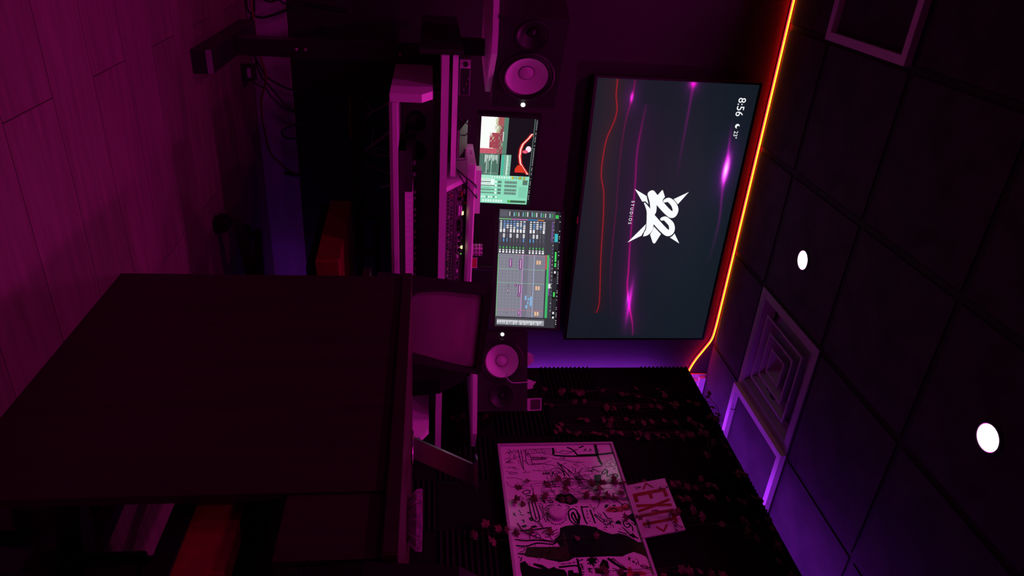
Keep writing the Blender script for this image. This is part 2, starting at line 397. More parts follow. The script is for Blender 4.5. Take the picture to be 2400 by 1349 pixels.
# ------------------------------------------------------------------ measured outlines (millimetres or metres in the object's own plane)
STROKES = [[6,[[18,263],[70,258]]],[6,[[72,259],[79,312],[81,374],[80,475]]],[8,[[-8,481],[72,477]]],[5,[[16,334],[31,357],[56,370],[77,378]]],[1.6,[[49,263],[52,288],[40,307],[47,335],[46,358],[30,389]]],[1.6,[[50,291],[63,312],[56,342],[48,357]]],[5,[[22,394],[8,420]]],[2,[[31,418],[46,430]]],[2,[[49,413],[27,430]]],[2,[[31,445],[48,456]]],[2,[[52,437],[30,454]]],[1.6,[[28,87],[97,91],[153,95],[180,109]]],[1.6,[[29,101],[98,102],[168,99]]],[1.6,[[29,124],[98,118],[130,126],[138,133]]],[1.6,[[29,121],[71,141],[131,145],[138,141]]],[1.4,[[25,124],[25,187],[22,253]]],[1.4,[[60,131],[52,194],[61,230],[74,256]]],[1.4,[[81,143],[87,237]]],[1.4,[[103,146],[97,219]]],[1.4,[[127,148],[128,192],[110,240]]],[1.4,[[134,136],[132,192],[141,246],[181,281],[212,290]]],[1.1,[[50,135],[26,150]]],[1.1,[[50,148],[26,162]]],[1.1,[[51,161],[26,175]]],[1.1,[[51,173],[27,188]]],[1.1,[[51,186],[27,201]]],[1.1,[[52,199],[27,213]]],[1.1,[[52,211],[28,226]]],[1.1,[[52,224],[28,239]]],[1.1,[[53,237],[28,252]]],[1.4,[[101,150],[83,152]]],[1.4,[[101,156],[83,157]]],[1.4,[[101,161],[83,163]]],[1.4,[[101,167],[83,169]]],[1.4,[[102,172],[84,174]]],[1.4,[[102,178],[84,180]]],[1.4,[[102,183],[84,185]]],[1.4,[[102,189],[84,191]]],[1.4,[[102,195],[84,196]]],[1.4,[[102,200],[84,202]]],[1.4,[[103,206],[85,208]]],[1.4,[[103,211],[85,213]]],[1.4,[[103,217],[85,219]]],[1.4,[[176,221],[163,248],[170,280],[205,291],[227,284],[245,262]]],[1.4,[[173,139],[178,180],[179,221]]],[1.4,[[187,92],[184,130]]],[2,[[205,187],[186,192]]],[2,[[205,195],[187,201]]],[2,[[206,203],[187,209]]],[2,[[206,211],[187,216]]],[2,[[198,185],[195,227]]],[2,[[180,226],[195,235],[214,227]]],[2,[[180,248],[188,239],[199,242],[196,255],[207,252],[207,241]]],[1.2,[[94,248],[111,307],[129,360],[122,403]]],[1.2,[[95,281],[117,348],[126,388]]],[1.0,[[141,288],[165,307]]],[1.0,[[131,269],[176,294]]],[1.0,[[211,337],[239,357]]],[1.0,[[133,281],[181,294]]],[1.0,[[241,339],[266,363]]],[1.0,[[170,291],[216,312]]],[1.0,[[220,348],[260,367]]],[1.0,[[177,313],[200,333]]],[1.0,[[256,348],[284,368]]],[1.0,[[242,348],[286,370]]],[1.0,[[187,311],[220,332]]],[1.0,[[139,279],[161,306]]],[1.0,[[137,266],[174,281]]],[1.0,[[179,308],[205,337]]],[1.0,[[167,304],[195,326]]],[1.0,[[181,295],[217,310]]],[1.0,[[224,351],[250,363]]],[1.0,[[226,334],[255,349]]],[1.0,[[147,280],[188,290]]],[1.0,[[254,344],[302,363]]],[1.0,[[120,265],[165,291]]],[1.0,[[195,299],[239,318]]],[1.0,[[151,292],[176,312]]],[1.0,[[192,296],[212,314]]],[1.0,[[119,269],[151,293]]],[1.0,[[147,293],[181,320]]],[1.0,[[135,285],[161,299]]],[1.0,[[197,329],[232,340]]],[1.0,[[177,283],[213,296]]],[1.0,[[219,336],[253,363]]],[1.0,[[153,286],[186,298]]],[1.0,[[173,284],[208,308]]],[1.0,[[120,267],[147,283]]],[1.0,[[170,282],[191,298]]],[1.0,[[248,355],[222,375]]],[1.0,[[284,311],[258,324]]],[1.0,[[267,341],[242,352]]],[1.0,[[206,303],[180,320]]],[1.0,[[287,345],[262,353]]],[1.0,[[273,331],[248,344]]],[1.0,[[244,347],[218,361]]],[1.0,[[214,344],[188,362]]],[1.0,[[193,367],[166,387]]],[1.0,[[259,355],[233,357]]],[1.0,[[199,362],[172,382]]],[1.0,[[190,347],[163,351]]],[1.0,[[248,334],[222,349]]],[1.0,[[209,362],[182,363]]],[1.0,[[185,366],[159,384]]],[1.0,[[273,293],[248,308]]],[1.0,[[246,351],[220,369]]],[1.0,[[258,302],[232,309]]],[1.0,[[271,348],[245,358]]],[1.0,[[186,337],[159,339]]],[1.0,[[239,333],[213,350]]],[1.0,[[199,341],[172,349]]],[1.0,[[243,344],[217,345]]],[1.0,[[277,343],[251,345]]],[1.0,[[226,331],[200,347]]],[1.0,[[209,318],[183,328]]],[0.8,[[49,71],[38,85]]],[0.8,[[96,12],[85,26]]],[0.8,[[88,62],[77,76]]],[0.8,[[118,30],[108,44]]],[0.8,[[46,59],[35,73]]],[0.8,[[58,65],[47,79]]],[0.8,[[116,22],[105,36]]],[0.8,[[113,30],[102,44]]],[0.8,[[119,13],[109,27]]],[0.8,[[53,20],[42,34]]],[0.8,[[71,39],[60,52]]],[0.8,[[123,37],[112,50]]],[0.8,[[40,56],[29,70]]],[0.8,[[90,25],[79,39]]],[0.8,[[106,35],[95,48]]],[0.8,[[46,41],[35,54]]],[0.8,[[117,19],[106,32]]],[0.8,[[110,26],[99,40]]],[0.8,[[98,67],[88,81]]],[0.8,[[96,48],[85,62]]],[0.8,[[123,22],[112,36]]],[0.8,[[123,32],[113,45]]],[0.8,[[119,22],[108,36]]],[0.8,[[97,55],[86,69]]],[0.8,[[52,37],[41,51]]],[0.8,[[74,56],[63,70]]],[0.9,[[144,36],[151,37]]],[0.9,[[146,42],[166,80]]],[0.9,[[157,31],[149,67]]],[0.9,[[192,21],[181,40]]],[0.9,[[153,21],[144,35]]],[0.9,[[187,43],[191,72]]],[0.9,[[145,48],[172,62]]],[0.9,[[193,28],[200,69]]],[0.9,[[175,11],[187,66]]],[0.9,[[186,30],[197,45]]],[1.2,[[218,10],[220,50],[236,86]]],[1.2,[[241,8],[270,21],[286,56],[291,90]]],[1.2,[[263,120],[257,174],[242,268]]],[1.2,[[266,120],[303,126],[338,124]]],[1.2,[[293,164],[287,197],[285,256],[290,279]]],[1.3,[[318,166],[299,166]]],[1.3,[[319,173],[299,174]]],[1.3,[[319,181],[299,182]]],[1.3,[[319,188],[299,190]]],[1.3,[[319,195],[300,198]]],[1.3,[[320,203],[300,206]]],[1.3,[[320,210],[300,214]]],[1.3,[[320,217],[301,221]]],[1.3,[[320,225],[301,229]]],[1.4,[[270,221],[267,243],[267,267],[282,251],[281,222],[270,221]]],[1.4,[[249,273],[293,279],[315,283]]],[1.4,[[316,299],[317,325],[324,340]]],[1.2,[[192,381],[182,428]]],[1.2,[[188,393],[185,427]]],[1.2,[[184,405],[188,427]]],[1.2,[[179,417],[191,426]]],[1.2,[[175,429],[194,425]]],[1.2,[[171,441],[197,425]]],[2.5,[[312,77],[302,94],[306,110],[316,111],[323,97],[322,81],[312,77]]],[2.5,[[337,85],[334,109],[348,115]]],[2.5,[[361,87],[358,106]]],[3,[[367,159],[382,173]]],[3,[[381,167],[368,173]]],[3,[[365,185],[379,196],[383,209]]],[3,[[362,196],[378,210]]],[9,[[1,481],[72,476]]],[7,[[72,476],[120,480],[145,486]]],[7,[[75,381],[72,473],[69,514],[62,559]]],[3.2,[[152,488],[164,430],[195,462]]],[3.2,[[178,502],[180,489],[203,473],[207,481],[192,498],[178,502]]],[3.2,[[188,504],[226,492],[206,525]]],[3.2,[[216,542],[227,532],[246,513],[242,531],[220,546],[208,536],[220,525],[246,513]]],[1.1,[[113,515],[118,532],[100,540],[114,547],[130,540],[134,550],[154,550],[158,534],[150,524],[157,511],[153,498],[133,500],[129,512],[113,515]]],[1.1,[[137,516],[134,528],[146,531]]],[1.1,[[170,537],[178,543]]],[1.1,[[166,546],[179,534]]],[1.1,[[299,350],[306,375]]],[1.1,[[289,363],[300,379]]],[1.1,[[266,340],[264,378]]],[1.1,[[306,543],[318,562],[326,549]]],[1.1,[[242,520],[257,527]]],[2.5,[[415,514],[398,537],[413,552],[429,534],[422,515]]],[2.5,[[433,457],[425,477],[438,490],[449,472]]],[2.5,[[439,524],[433,554]]],[1.4,[[391,443],[349,431]]],[1.4,[[382,461],[399,473]]],[1.4,[[396,374],[441,388]]],[1.4,[[373,426],[418,406]]],[3,[[370,97],[477,104],[478,134],[371,125]]],[3,[[371,112],[477,119]]],[4,[[435,85],[436,102]]],[4,[[471,90],[483,98],[467,103],[470,87]]],[2,[[392,141],[443,151],[472,155],[495,162]]],[2,[[393,158],[430,156],[463,161]]],[2,[[389,146],[389,156]]],[2,[[420,162],[400,180],[394,202],[401,211]]],[2,[[430,163],[411,184]]],[2,[[440,164],[450,171]]],[2,[[460,167],[489,170]]],[5,[[395,228],[409,241]]],[2.2,[[461,251],[467,256]]],[2.2,[[472,248],[480,255]]],[2.2,[[482,243],[490,251]]],[2.2,[[491,237],[501,237]]],[2.2,[[498,229],[506,229]]],[2.2,[[503,220],[513,218]]],[2.2,[[505,211],[511,206]]],[2.2,[[505,202],[513,195]]],[2.2,[[502,194],[505,184]]],[2.2,[[496,186],[501,179]]],[2.2,[[489,181],[489,170]]],[2.2,[[480,177],[479,163]]],[2.2,[[469,175],[466,169]]],[2.2,[[458,176],[453,167]]],[2.2,[[448,178],[441,168]]],[2.2,[[437,183],[428,181]]],[2.2,[[428,190],[420,187]]],[2.2,[[421,198],[410,196]]],[2.2,[[416,207],[408,210]]],[2.2,[[414,216],[404,221]]],[2.2,[[414,225],[409,233]]],[2.2,[[417,234],[410,241]]],[2.2,[[423,241],[421,251]]],[2.2,[[430,247],[429,261]]],[2.2,[[440,251],[442,258]]],[2.2,[[450,252],[454,262]]],[4,[[437,267],[421,290],[439,308],[501,306],[513,289],[487,268],[437,267]]],[4,[[448,283],[445,291],[497,299],[502,291],[467,279],[448,283]]],[4,[[456,286],[455,295]]],[4,[[465,288],[464,296]]],[4,[[475,290],[473,297]]],[4,[[484,292],[481,298]]],[4,[[493,295],[490,299]]],[2,[[403,262],[407,277],[421,272],[417,263]]],[2,[[405,306],[412,313]]],[2,[[436,20],[455,32]]],[2,[[435,29],[451,24]]],[2,[[419,48],[439,56]]],[2,[[445,50],[453,69]]],[2,[[478,52],[485,68]]],[2,[[472,62],[495,62]]],[2,[[491,122],[523,138]]],[2,[[488,130],[523,143]]],[4,[[538,37],[536,72],[533,107],[528,142],[525,180]]],[4,[[583,14],[592,56],[591,109],[602,175]]],[4,[[616,15],[621,57],[610,92],[607,112],[612,145],[617,173]]],[1.8,[[586,78],[567,79],[555,89],[553,111],[569,124],[587,121]]],[1.8,[[568,92],[559,113]]],[1.8,[[565,105],[584,104]]],[1.8,[[557,133],[545,144],[540,163]]],[1.8,[[561,147],[564,161],[577,157],[576,143]]],[1.8,[[540,172],[565,166],[589,170],[606,196]]],[1.8,[[547,181],[535,205]]],[1.8,[[565,176],[551,208]]],[1.8,[[578,184],[560,211]]],[1.6,[[628,25],[629,49],[644,45],[649,28]]],[1.6,[[672,20],[689,30],[695,22]]],[1.6,[[675,34],[692,27]]],[5,[[733,178],[731,259],[780,261]]],[3,[[720,270],[737,276],[740,271]]],[3,[[748,272],[746,279]]],[3,[[762,269],[762,278]]],[3,[[770,265],[776,273]]],[3.4,[[708,320],[709,334]]],[3.4,[[708,320],[721,336]]],[3.4,[[708,320],[735,321]]],[3.4,[[708,320],[725,316]]],[3.4,[[708,320],[728,309]]],[3.4,[[708,320],[723,298]]],[3.4,[[708,320],[707,306]]],[3.4,[[708,320],[695,304]]],[3.4,[[708,320],[680,318]]],[3.4,[[708,320],[691,323]]],[3.4,[[708,320],[687,331]]],[3.4,[[708,320],[693,341]]],[2,[[746,296],[750,311]]],[2,[[741,301],[760,300]]],[2,[[758,296],[764,311]]],[2,[[719,188],[717,209]]],[2,[[717,214],[715,233]]],[2,[[713,238],[711,250]]],[2,[[708,258],[701,283]]],[4,[[406,332],[479,333],[512,340]]],[4,[[413,333],[412,367]]],[4,[[428,369],[510,376]]],[6,[[445,307],[469,313],[494,303]]],[1.8,[[430,351],[444,353]]],[1.8,[[457,346],[454,356]]],[1.8,[[470,346],[477,352]]],[1.8,[[493,351],[500,357]]],[1.8,[[428,385],[418,392],[425,398]]],[1.8,[[449,401],[462,406]]],[1.8,[[456,412],[472,409]]],[3,[[460,381],[502,408],[496,419],[462,391],[460,381]]],[3,[[446,425],[480,438],[487,457]]],[3,[[497,455],[519,429],[512,411]]],[2,[[515,428],[519,431]]],[2,[[521,449],[525,452]]],[2,[[497,428],[501,431]]],[2,[[517,424],[521,427]]],[2,[[531,452],[535,454]]],[2,[[506,430],[510,433]]],[2,[[501,450],[505,453]]],[2,[[487,435],[491,438]]],[2,[[512,419],[516,422]]],[2,[[517,441],[521,444]]],[2,[[532,423],[536,425]]],[2,[[494,443],[498,446]]],[2,[[533,409],[537,412]]],[2,[[532,451],[536,454]]],[2,[[502,440],[506,443]]],[2,[[498,418],[502,420]]],[2,[[531,417],[535,419]]],[2,[[525,448],[529,451]]],[2,[[498,421],[502,423]]],[2,[[532,420],[536,422]]],[2,[[524,415],[528,418]]],[2,[[513,441],[517,444]]],[2,[[500,457],[504,460]]],[2,[[494,439],[498,441]]],[2,[[487,420],[492,423]]],[2,[[492,429],[496,432]]],[2,[[533,409],[537,411]]],[2,[[529,420],[533,423]]],[2,[[522,440],[526,443]]],[2,[[533,436],[537,438]]],[3,[[502,502],[525,502],[538,511],[532,525],[519,526],[519,511]]],[3,[[509,523],[533,535],[561,533]]],[3,[[537,493],[573,512],[598,528]]],[3,[[558,466],[575,502]]],[4,[[585,512],[573,530]]],[4,[[587,518],[580,534]]],[4,[[589,523],[587,537]]],[4,[[591,529],[594,541]]],[4,[[592,535],[601,545]]],[2,[[562,553],[572,561]]],[2,[[581,553],[584,562]]],[2,[[593,552],[600,561]]],[2,[[605,554],[610,560]]],[2,[[510,538],[530,554]]],[2,[[514,553],[527,547]]],[7,[[697,389],[727,416],[759,456]]],[2,[[700,408],[745,450],[756,440],[712,400],[700,408]]],[2,[[715,407],[724,417]]],[2,[[733,424],[741,432]]],[2,[[709,473],[701,485],[698,478],[715,481]]],[2,[[713,492],[724,491],[719,497],[727,497]]],[2,[[725,503],[736,502]]],[2,[[725,512],[737,512]]],[1.6,[[740,516],[738,536],[752,548],[754,529],[740,516]]],[1.6,[[757,535],[764,555]]],[1.6,[[748,397],[755,414],[762,398]]],[1.6,[[714,257],[706,268]]],[1.6,[[697,275],[701,286]]],[1.6,[[720,270],[723,281]]],[1.6,[[737,272],[735,282]]],[1.6,[[744,296],[747,317]]],[1.6,[[755,303],[769,310]]],[1.6,[[698,346],[715,347]]],[3.2,[[705,323],[706,340]]],[3.2,[[705,323],[719,340]]],[3.2,[[705,323],[731,323]]],[3.2,[[705,323],[720,312]]],[3.2,[[705,323],[717,307]]],[3.2,[[705,323],[704,298]]],[3.2,[[705,323],[695,311]]],[3.2,[[705,323],[684,319]]],[3.2,[[705,323],[680,333]]],[3.2,[[705,323],[697,345]]],[4,[[612,428],[613,433]]]]
FILLS = [[1,[[366,219],[335,232],[325,252],[333,272],[326,297],[345,312],[373,326],[390,315],[399,284],[388,260],[380,235]]],[1,[[213,432],[210,466],[240,461],[285,450],[284,423],[247,425]]],[2,[[292,448],[289,482],[294,519],[296,567],[332,566],[357,552],[366,518],[393,474],[398,441],[363,430],[320,437]]],[3,[[359,415],[354,432],[363,441],[372,423]]],[1,[[402,443],[401,462],[416,453],[425,435]]],[1,[[405,477],[404,493],[414,488],[413,475]]],[3,[[316,524],[326,544],[342,534],[331,521]]],[3,[[436,436],[413,464],[418,505],[402,546],[417,566],[437,553],[449,487],[448,446]]],[2,[[359,568],[358,579],[417,585],[455,588],[454,575],[417,569]]],[1,[[513,45],[504,66],[511,77],[520,59]]],[1,[[515,89],[509,110],[519,121],[525,98]]],[1,[[529,216],[518,243],[513,294],[518,331],[533,380],[689,347],[687,298],[688,250],[704,223],[708,187],[698,153],[688,120],[685,186],[630,200],[608,191],[620,172],[590,182],[566,208]]],[4,[[625,59],[630,195],[628,234],[681,232],[706,218],[696,189],[676,55],[667,44],[660,17],[653,18],[656,48]]],[4,[[555,221],[555,232],[678,231],[686,217]]],[1,[[706,21],[695,43],[719,55],[731,81],[738,110],[717,73],[708,79],[718,111],[739,136],[729,160],[738,166],[747,199],[762,206],[778,206],[769,23],[736,20]]],[1,[[751,213],[749,233],[763,234],[764,252],[780,259],[778,208]]],[1,[[513,289],[516,319],[527,352],[542,384],[559,410],[573,437],[568,468],[582,500],[611,533],[619,538],[619,573],[661,576],[714,574],[698,554],[683,533],[670,507],[683,470],[692,453],[688,401],[688,257]]],[2,[[661,432],[648,474],[631,513],[641,520],[664,514],[680,476],[679,447]]],[1,[[477,524],[455,558],[469,570],[524,573],[530,564],[510,549]]],[1,[[735,345],[701,367],[711,386],[745,386],[758,376],[743,351]]],[4,[[742,325],[749,349],[771,349],[770,322]]],[5,[[748,463],[743,476],[769,477],[767,508],[777,532],[793,528],[787,449]]],[1,[[769,423],[768,454],[789,448],[788,416]]],[1,[[691,257],[694,266],[781,266],[780,254]]],[1,[[507,465],[495,481],[505,494],[518,488],[517,470]]]]
SIGN = {"outline":[[2358,24],[2379,184],[2363,192],[2061,184],[2062,7]],"chev1":[[2335,73],[2367,100],[2327,124],[2327,119],[2355,97],[2324,74]],"E":[[2308,21],[2315,173],[2266,174],[2269,162],[2294,161],[2291,105],[2265,105],[2263,92],[2291,91],[2292,39],[2259,40],[2258,22]],"X":[[2243,20],[2242,65],[2235,107],[2250,175],[2237,173],[2229,142],[2214,174],[2204,172],[2220,111],[2207,21],[2216,21],[2226,76],[2227,29]],"I":[[2181,22],[2189,174],[2174,174],[2167,25]],"T":[[2137,23],[2135,153],[2152,153],[2156,173],[2113,172],[2113,160],[2125,155],[2124,22]],"chev2":[[2109,71],[2105,82],[2083,100],[2109,124],[2094,124],[2067,101],[2094,73]]}
IVY = {"g1":[[3.143,1.471],[3.12,1.563],[3.126,1.634],[3.119,1.677],[3.124,1.797],[3.102,1.903],[3.087,1.926],[3.072,1.984],[3.144,1.99],[3.113,2.139],[3.063,2.142],[3.028,2.069],[2.999,2.184],[3.005,2.266],[2.997,2.299]],"g2":[[3.004,1.447],[2.996,1.479],[3.015,1.618],[3.014,1.67],[2.971,1.789],[2.971,1.824],[2.976,1.915],[2.955,1.953],[2.981,2.038],[2.973,2.08],[2.993,2.147],[2.992,2.182]],"g3":[[2.833,1.512],[2.785,1.476],[2.888,1.62],[2.875,1.659],[2.867,1.745],[2.86,1.785],[2.871,1.868],[2.857,1.898],[2.843,1.957],[2.843,2.004],[2.854,2.079],[2.84,2.13],[2.845,2.212],[2.831,2.242]],"g4":[[2.765,1.545],[2.758,1.588],[2.768,1.667],[2.756,1.701],[2.766,1.768],[2.771,1.81],[2.763,1.89],[2.757,1.917],[2.714,1.938],[2.749,2.002],[2.741,2.057],[2.752,2.111],[2.727,2.136],[2.727,2.173],[2.743,2.241],[2.737,2.268]],"g5":[[2.386,1.244],[2.419,1.283],[2.406,1.376],[2.41,1.42],[2.398,1.473],[2.394,1.586],[2.403,1.64],[2.396,1.697],[2.395,1.727],[2.387,1.811],[2.391,1.834],[2.382,1.978],[2.359,2.035],[2.358,2.076],[2.361,2.138],[2.355,2.17]],"g6":[[2.291,1.209],[2.28,1.246],[2.306,1.302],[2.309,1.348],[2.297,1.427],[2.296,1.463],[2.312,1.544],[2.301,1.574],[2.309,1.641],[2.298,1.675],[2.31,1.754],[2.303,1.803],[2.31,1.893],[2.304,1.928],[2.297,1.981],[2.291,2.016],[2.288,2.108],[2.287,2.13]],"g7":[[2.117,1.023],[2.153,1.071],[2.076,1.095],[2.134,1.126],[2.132,1.162],[2.114,1.197],[2.119,1.264],[2.12,1.344],[2.074,1.457],[2.075,1.538]],"g8":[[2.133,1.674],[2.14,1.734],[2.168,1.812],[2.165,1.893],[2.146,1.912],[2.165,1.992],[2.12,2.019],[2.09,2.094]],"g9":[[1.903,1.54],[1.893,1.602],[1.884,1.664],[1.877,1.778],[1.892,1.864],[1.883,1.891],[1.877,1.928],[1.868,1.977],[1.862,2.021]],"g10":[[2.914,0.95],[2.913,1.003],[2.993,1.064],[2.917,1.069],[2.906,1.119],[2.925,1.158],[3.132,1.468],[3.109,1.566],[2.997,1.482]],"g11":[[2.84,2.234],[3.004,2.315],[3.066,2.393],[2.964,2.376],[2.911,2.391],[2.882,2.341],[2.852,2.359],[2.728,2.187],[2.743,2.164],[2.589,2.221]],"g12":[[2.755,2.243],[2.659,2.279],[2.644,2.333],[2.592,2.336],[2.443,2.327],[2.288,2.332],[2.274,2.259],[2.281,2.207]],"g13":[[2.159,2.237],[2.146,2.289],[2.164,2.355],[2.114,2.348],[2.049,2.256],[2.007,2.336],[1.926,2.295],[1.854,2.323],[1.845,2.348]]}
CABLES = {"orange":[[0.421,0.027],[0.43,0.028],[0.483,0.032],[0.578,0.038],[0.662,0.046],[0.724,0.059],[0.777,0.061],[0.843,0.038],[0.903,0.027],[0.97,0.027],[1.032,0.034],[1.083,0.039],[1.133,0.054],[1.175,0.091],[1.213,0.134],[1.234,0.174]],"c1":[[0.42,-0.006],[0.472,0.011],[0.494,0.032],[0.503,0.068],[0.49,0.116],[0.469,0.169],[0.448,0.213],[0.445,0.283]],"c2":[[0.628,0.005],[0.661,0.013],[0.703,0.035],[0.755,0.059],[0.783,0.095],[0.806,0.141],[0.817,0.175],[0.826,0.258]],"c3":[[0.672,0.022],[0.71,0.023],[0.768,0.041],[0.811,0.076],[0.859,0.11],[0.894,0.137],[0.916,0.173],[0.931,0.249]],"c5":[[0.95,0.249],[0.987,0.17],[1.01,0.116],[1.034,0.109],[1.052,0.13],[1.053,0.17],[1.04,0.242]],"c6":[[0.423,0.04],[0.459,0.037],[0.482,0.034],[0.5,0.025],[0.537,0.011]],"c7":[[0.423,0.074],[0.435,0.105],[0.425,0.143],[0.434,0.161],[0.442,0.188],[0.43,0.236]],"p1":[[0.894,0.511],[0.856,0.58],[0.827,0.629],[0.801,0.684]],"p2":[[0.826,0.52],[0.854,0.54],[0.882,0.541],[0.911,0.528],[0.94,0.508],[0.955,0.498]],"p3":[[1.053,0.512],[1.035,0.531],[1.025,0.548],[0.987,0.595],[0.955,0.631],[0.923,0.677]],"p4":[[1.119,0.51],[1.14,0.555],[1.155,0.59],[1.169,0.626],[1.183,0.673]],"p5":[[1.22,0.579],[1.208,0.632],[1.196,0.675]],"p6":[[0.948,0.557],[0.984,0.552],[1.025,0.548],[1.047,0.558],[1.073,0.561]],"p7":[[1.042,0.56],[1.052,0.592],[1.067,0.631],[1.079,0.674]],"redc":[[0.786,0.467],[0.85,0.464],[0.908,0.463],[0.954,0.463],[0.968,0.459]],"c4":[[0.751,-0.01],[0.779,0.011],[0.797,0.038],[0.808,0.065],[0.84,0.082],[0.868,0.113],[0.898,0.14],[0.911,0.18],[0.929,0.256]]}

# ================================================================== ROOM
X0, X1, Y0 = -2.4, 3.35, -2.6
def struct(o):
    o['kind'] = 'structure'
    return o

floor = struct(part('floor', box(B(), X0, Y0, -0.03, X1, WALL_Y, -0.006), M['joint']))
PW, PL = 0.207, 1.22
row0 = 1.431
k = -20
plank_meshes = {}
for k in range(-20, 12):
    ya = row0 + PW * k
    yb = ya + PW
    if yb < Y0 or ya > WALL_Y - 0.004:
        continue
    ya2, yb2 = max(ya, Y0), min(yb, WALL_Y - 0.004)
    off = 0.428 if k % 2 == 0 else 0.428 + PL * 0.5
    j = math.floor((X0 - off) / PL)
    while True:
        xa = off + PL * j
        j += 1
        xb = xa + PL
        if xa > X1:
            break
        xa2, xb2 = max(xa, X0), min(xb, X1)
        if xb2 - xa2 < 0.02:
            continue
        sx, sy = round(xb2 - xa2 - 0.0022, 4), round(yb2 - ya2 - 0.0022, 4)
        key = (sx, sy)
        if key not in plank_meshes:
            bm = box(B(), -sx / 2, -sy / 2, -0.006, sx / 2, sy / 2, 0)
            me = mesh_of(bm, 'plank')
            me.materials.append(M['plank'])
            plank_meshes[key] = me
        p = bpy.data.objects.new('plank', plank_meshes[key])
        COL.objects.link(p)
        p.parent = floor
        p.location = ((xa2 + xb2) / 2, (ya2 + yb2) / 2, 0)

struct(part('wall_back', box(B(), X0, WALL_Y, 0, X1, WALL_Y + 0.1, CEIL + 0.05), M['wall']))
struct(part('wall_left', box(B(), X0 - 0.1, Y0, 0, X0, WALL_Y, CEIL + 0.05), M['wall']))
struct(part('wall_right', box(B(), X1, Y0, 0, X1 + 0.1, WALL_Y, CEIL + 0.05), M['wall']))
struct(part('wall_front', box(B(), X0, Y0 - 0.1, 0, X1, Y0, CEIL + 0.05), M['wall']))
struct(part('baseboard_back', box(B(), X0, WALL_Y - 0.016, 0, 2.43, WALL_Y, 0.168), M['skirt'], bevel=0.003))
wp = struct(part('trim_1', box(B(), 2.484, WALL_Y - 0.012, 0, 3.2, WALL_Y, CEIL - 0.004), M['white']))
part('moulding', box(B(), 2.52, WALL_Y - 0.03, 0.1, 2.545, WALL_Y - 0.012, CEIL - 0.06), M['white'], wp, bevel=0.004)
part('moulding', box(B(), 2.50, WALL_Y - 0.034, CEIL - 0.05, 3.2, WALL_Y - 0.012, CEIL - 0.012), M['white'], wp, bevel=0.004)

# ceiling: plenum slab, dark T-bars, one object per tile
ceiling = struct(part('ceiling', box(B(), X0, Y0, CEIL + 0.12, X1, WALL_Y, CEIL + 0.16), M['tbar']))
xs = [X0] + [x for x in GX if X0 < x < X1] + [X1]
ys = [Y0] + sorted(y for y in GY if Y0 < y < WALL_Y) + [WALL_Y]
for x in xs[1:-1]:
    part('grid_bar', box(B(), x - 0.012, Y0, CEIL - 0.001, x + 0.012, WALL_Y, CEIL + 0.006), M['tbar'], ceiling)
for y in ys[1:-1]:
    for xa, xb in zip(xs, xs[1:]):
        part('grid_bar', box(B(), xa + 0.0121, y - 0.012, CEIL - 0.001, xb - 0.0121, y + 0.012, CEIL + 0.006), M['tbar'], ceiling)
VENT_C = (1.333 + 0.61, 2.765)
LIGHTS = [(1.352, 2.79), (1.350, 1.54), (0.112, 2.775), (0.112, 1.545), (-1.108, 1.545), (1.352, 0.32), (0.112, 0.32), (-1.108, 2.775), (1.352, -0.9), (0.112, -0.9)]  # last two are unseen lamps added to light the seat under the table
tile_meshes = {}
for xa, xb in zip(xs, xs[1:]):
    for ya, yb in zip(ys, ys[1:]):
        c = ((xa + xb) / 2, (ya + yb) / 2)
        if abs(c[0] - VENT_C[0]) < 0.05 and abs(c[1] - VENT_C[1]) < 0.05:
            continue
        w, d = xb - xa - 0.018, yb - ya - 0.018
        if w < 0.03 or d < 0.03:
            continue
        hole = [l for l in LIGHTS if xa < l[0] < xb and ya < l[1] < yb]
        key = (round(w, 3), round(d, 3))
        if key not in tile_meshes:
            bm = box(B(), -w / 2, -d / 2, -0.006, w / 2, d / 2, 0.012)
            bmesh.ops.bevel(bm, geom=[e for e in bm.edges if all(v.co.z < 0 for v in e.verts)], offset=0.008, segments=2, affect='EDGES')
            me = mesh_of(bm, 'ceiling_panel')
            me.materials.append(M['tile'])
            tile_meshes[key] = me
        t = bpy.data.objects.new('ceiling_panel', tile_meshes[key])
        COL.objects.link(t)
        t.parent = ceiling
        t.location = (c[0], c[1], CEIL + 0.0005)

# ------------------------------------------------------------------ ceiling downlights (lamps with their own light)
def downlight(x, y, label):
    t = thing('ceiling_downlight', label, 'downlight', (x, y, CEIL - 0.0055), group='round magenta ceiling downlights')
    bm = B()
    lathe(bm, [(0.046, -0.002), (0.046, -0.006), (0.056, -0.004), (0.058, 0.0)], n=28, cap=False)
    part('trim_ring', bm, M['tbar'], t, smooth=True)
    bm = B()
    lathe(bm, [(0.0435, -0.0035), (0.0435, -0.001)], n=28)
    part('lens', bm, M['lens'], t)
    bm = B()
    lathe(bm, [(0.0437, -0.003), (0.0459, -0.0025), (0.0459, -0.001)], n=28, cap=False)
    part('halo_ring', bm, M['halo_rim'], t)  # glowing ring imitates the magenta halo round the lens
    ld = bpy.data.lights.new('downlight_light', 'AREA')
    ld.shape = 'DISK'
    ld.size = 0.09
    ld.energy = LAMP_W
    ld.color = MAGENTA
    ld.spread = R(150)
    lo = bpy.data.objects.new('downlight_light', ld)
    COL.objects.link(lo)
    lo.parent = t
    lo.location = (0, 0, -0.008)
    return t

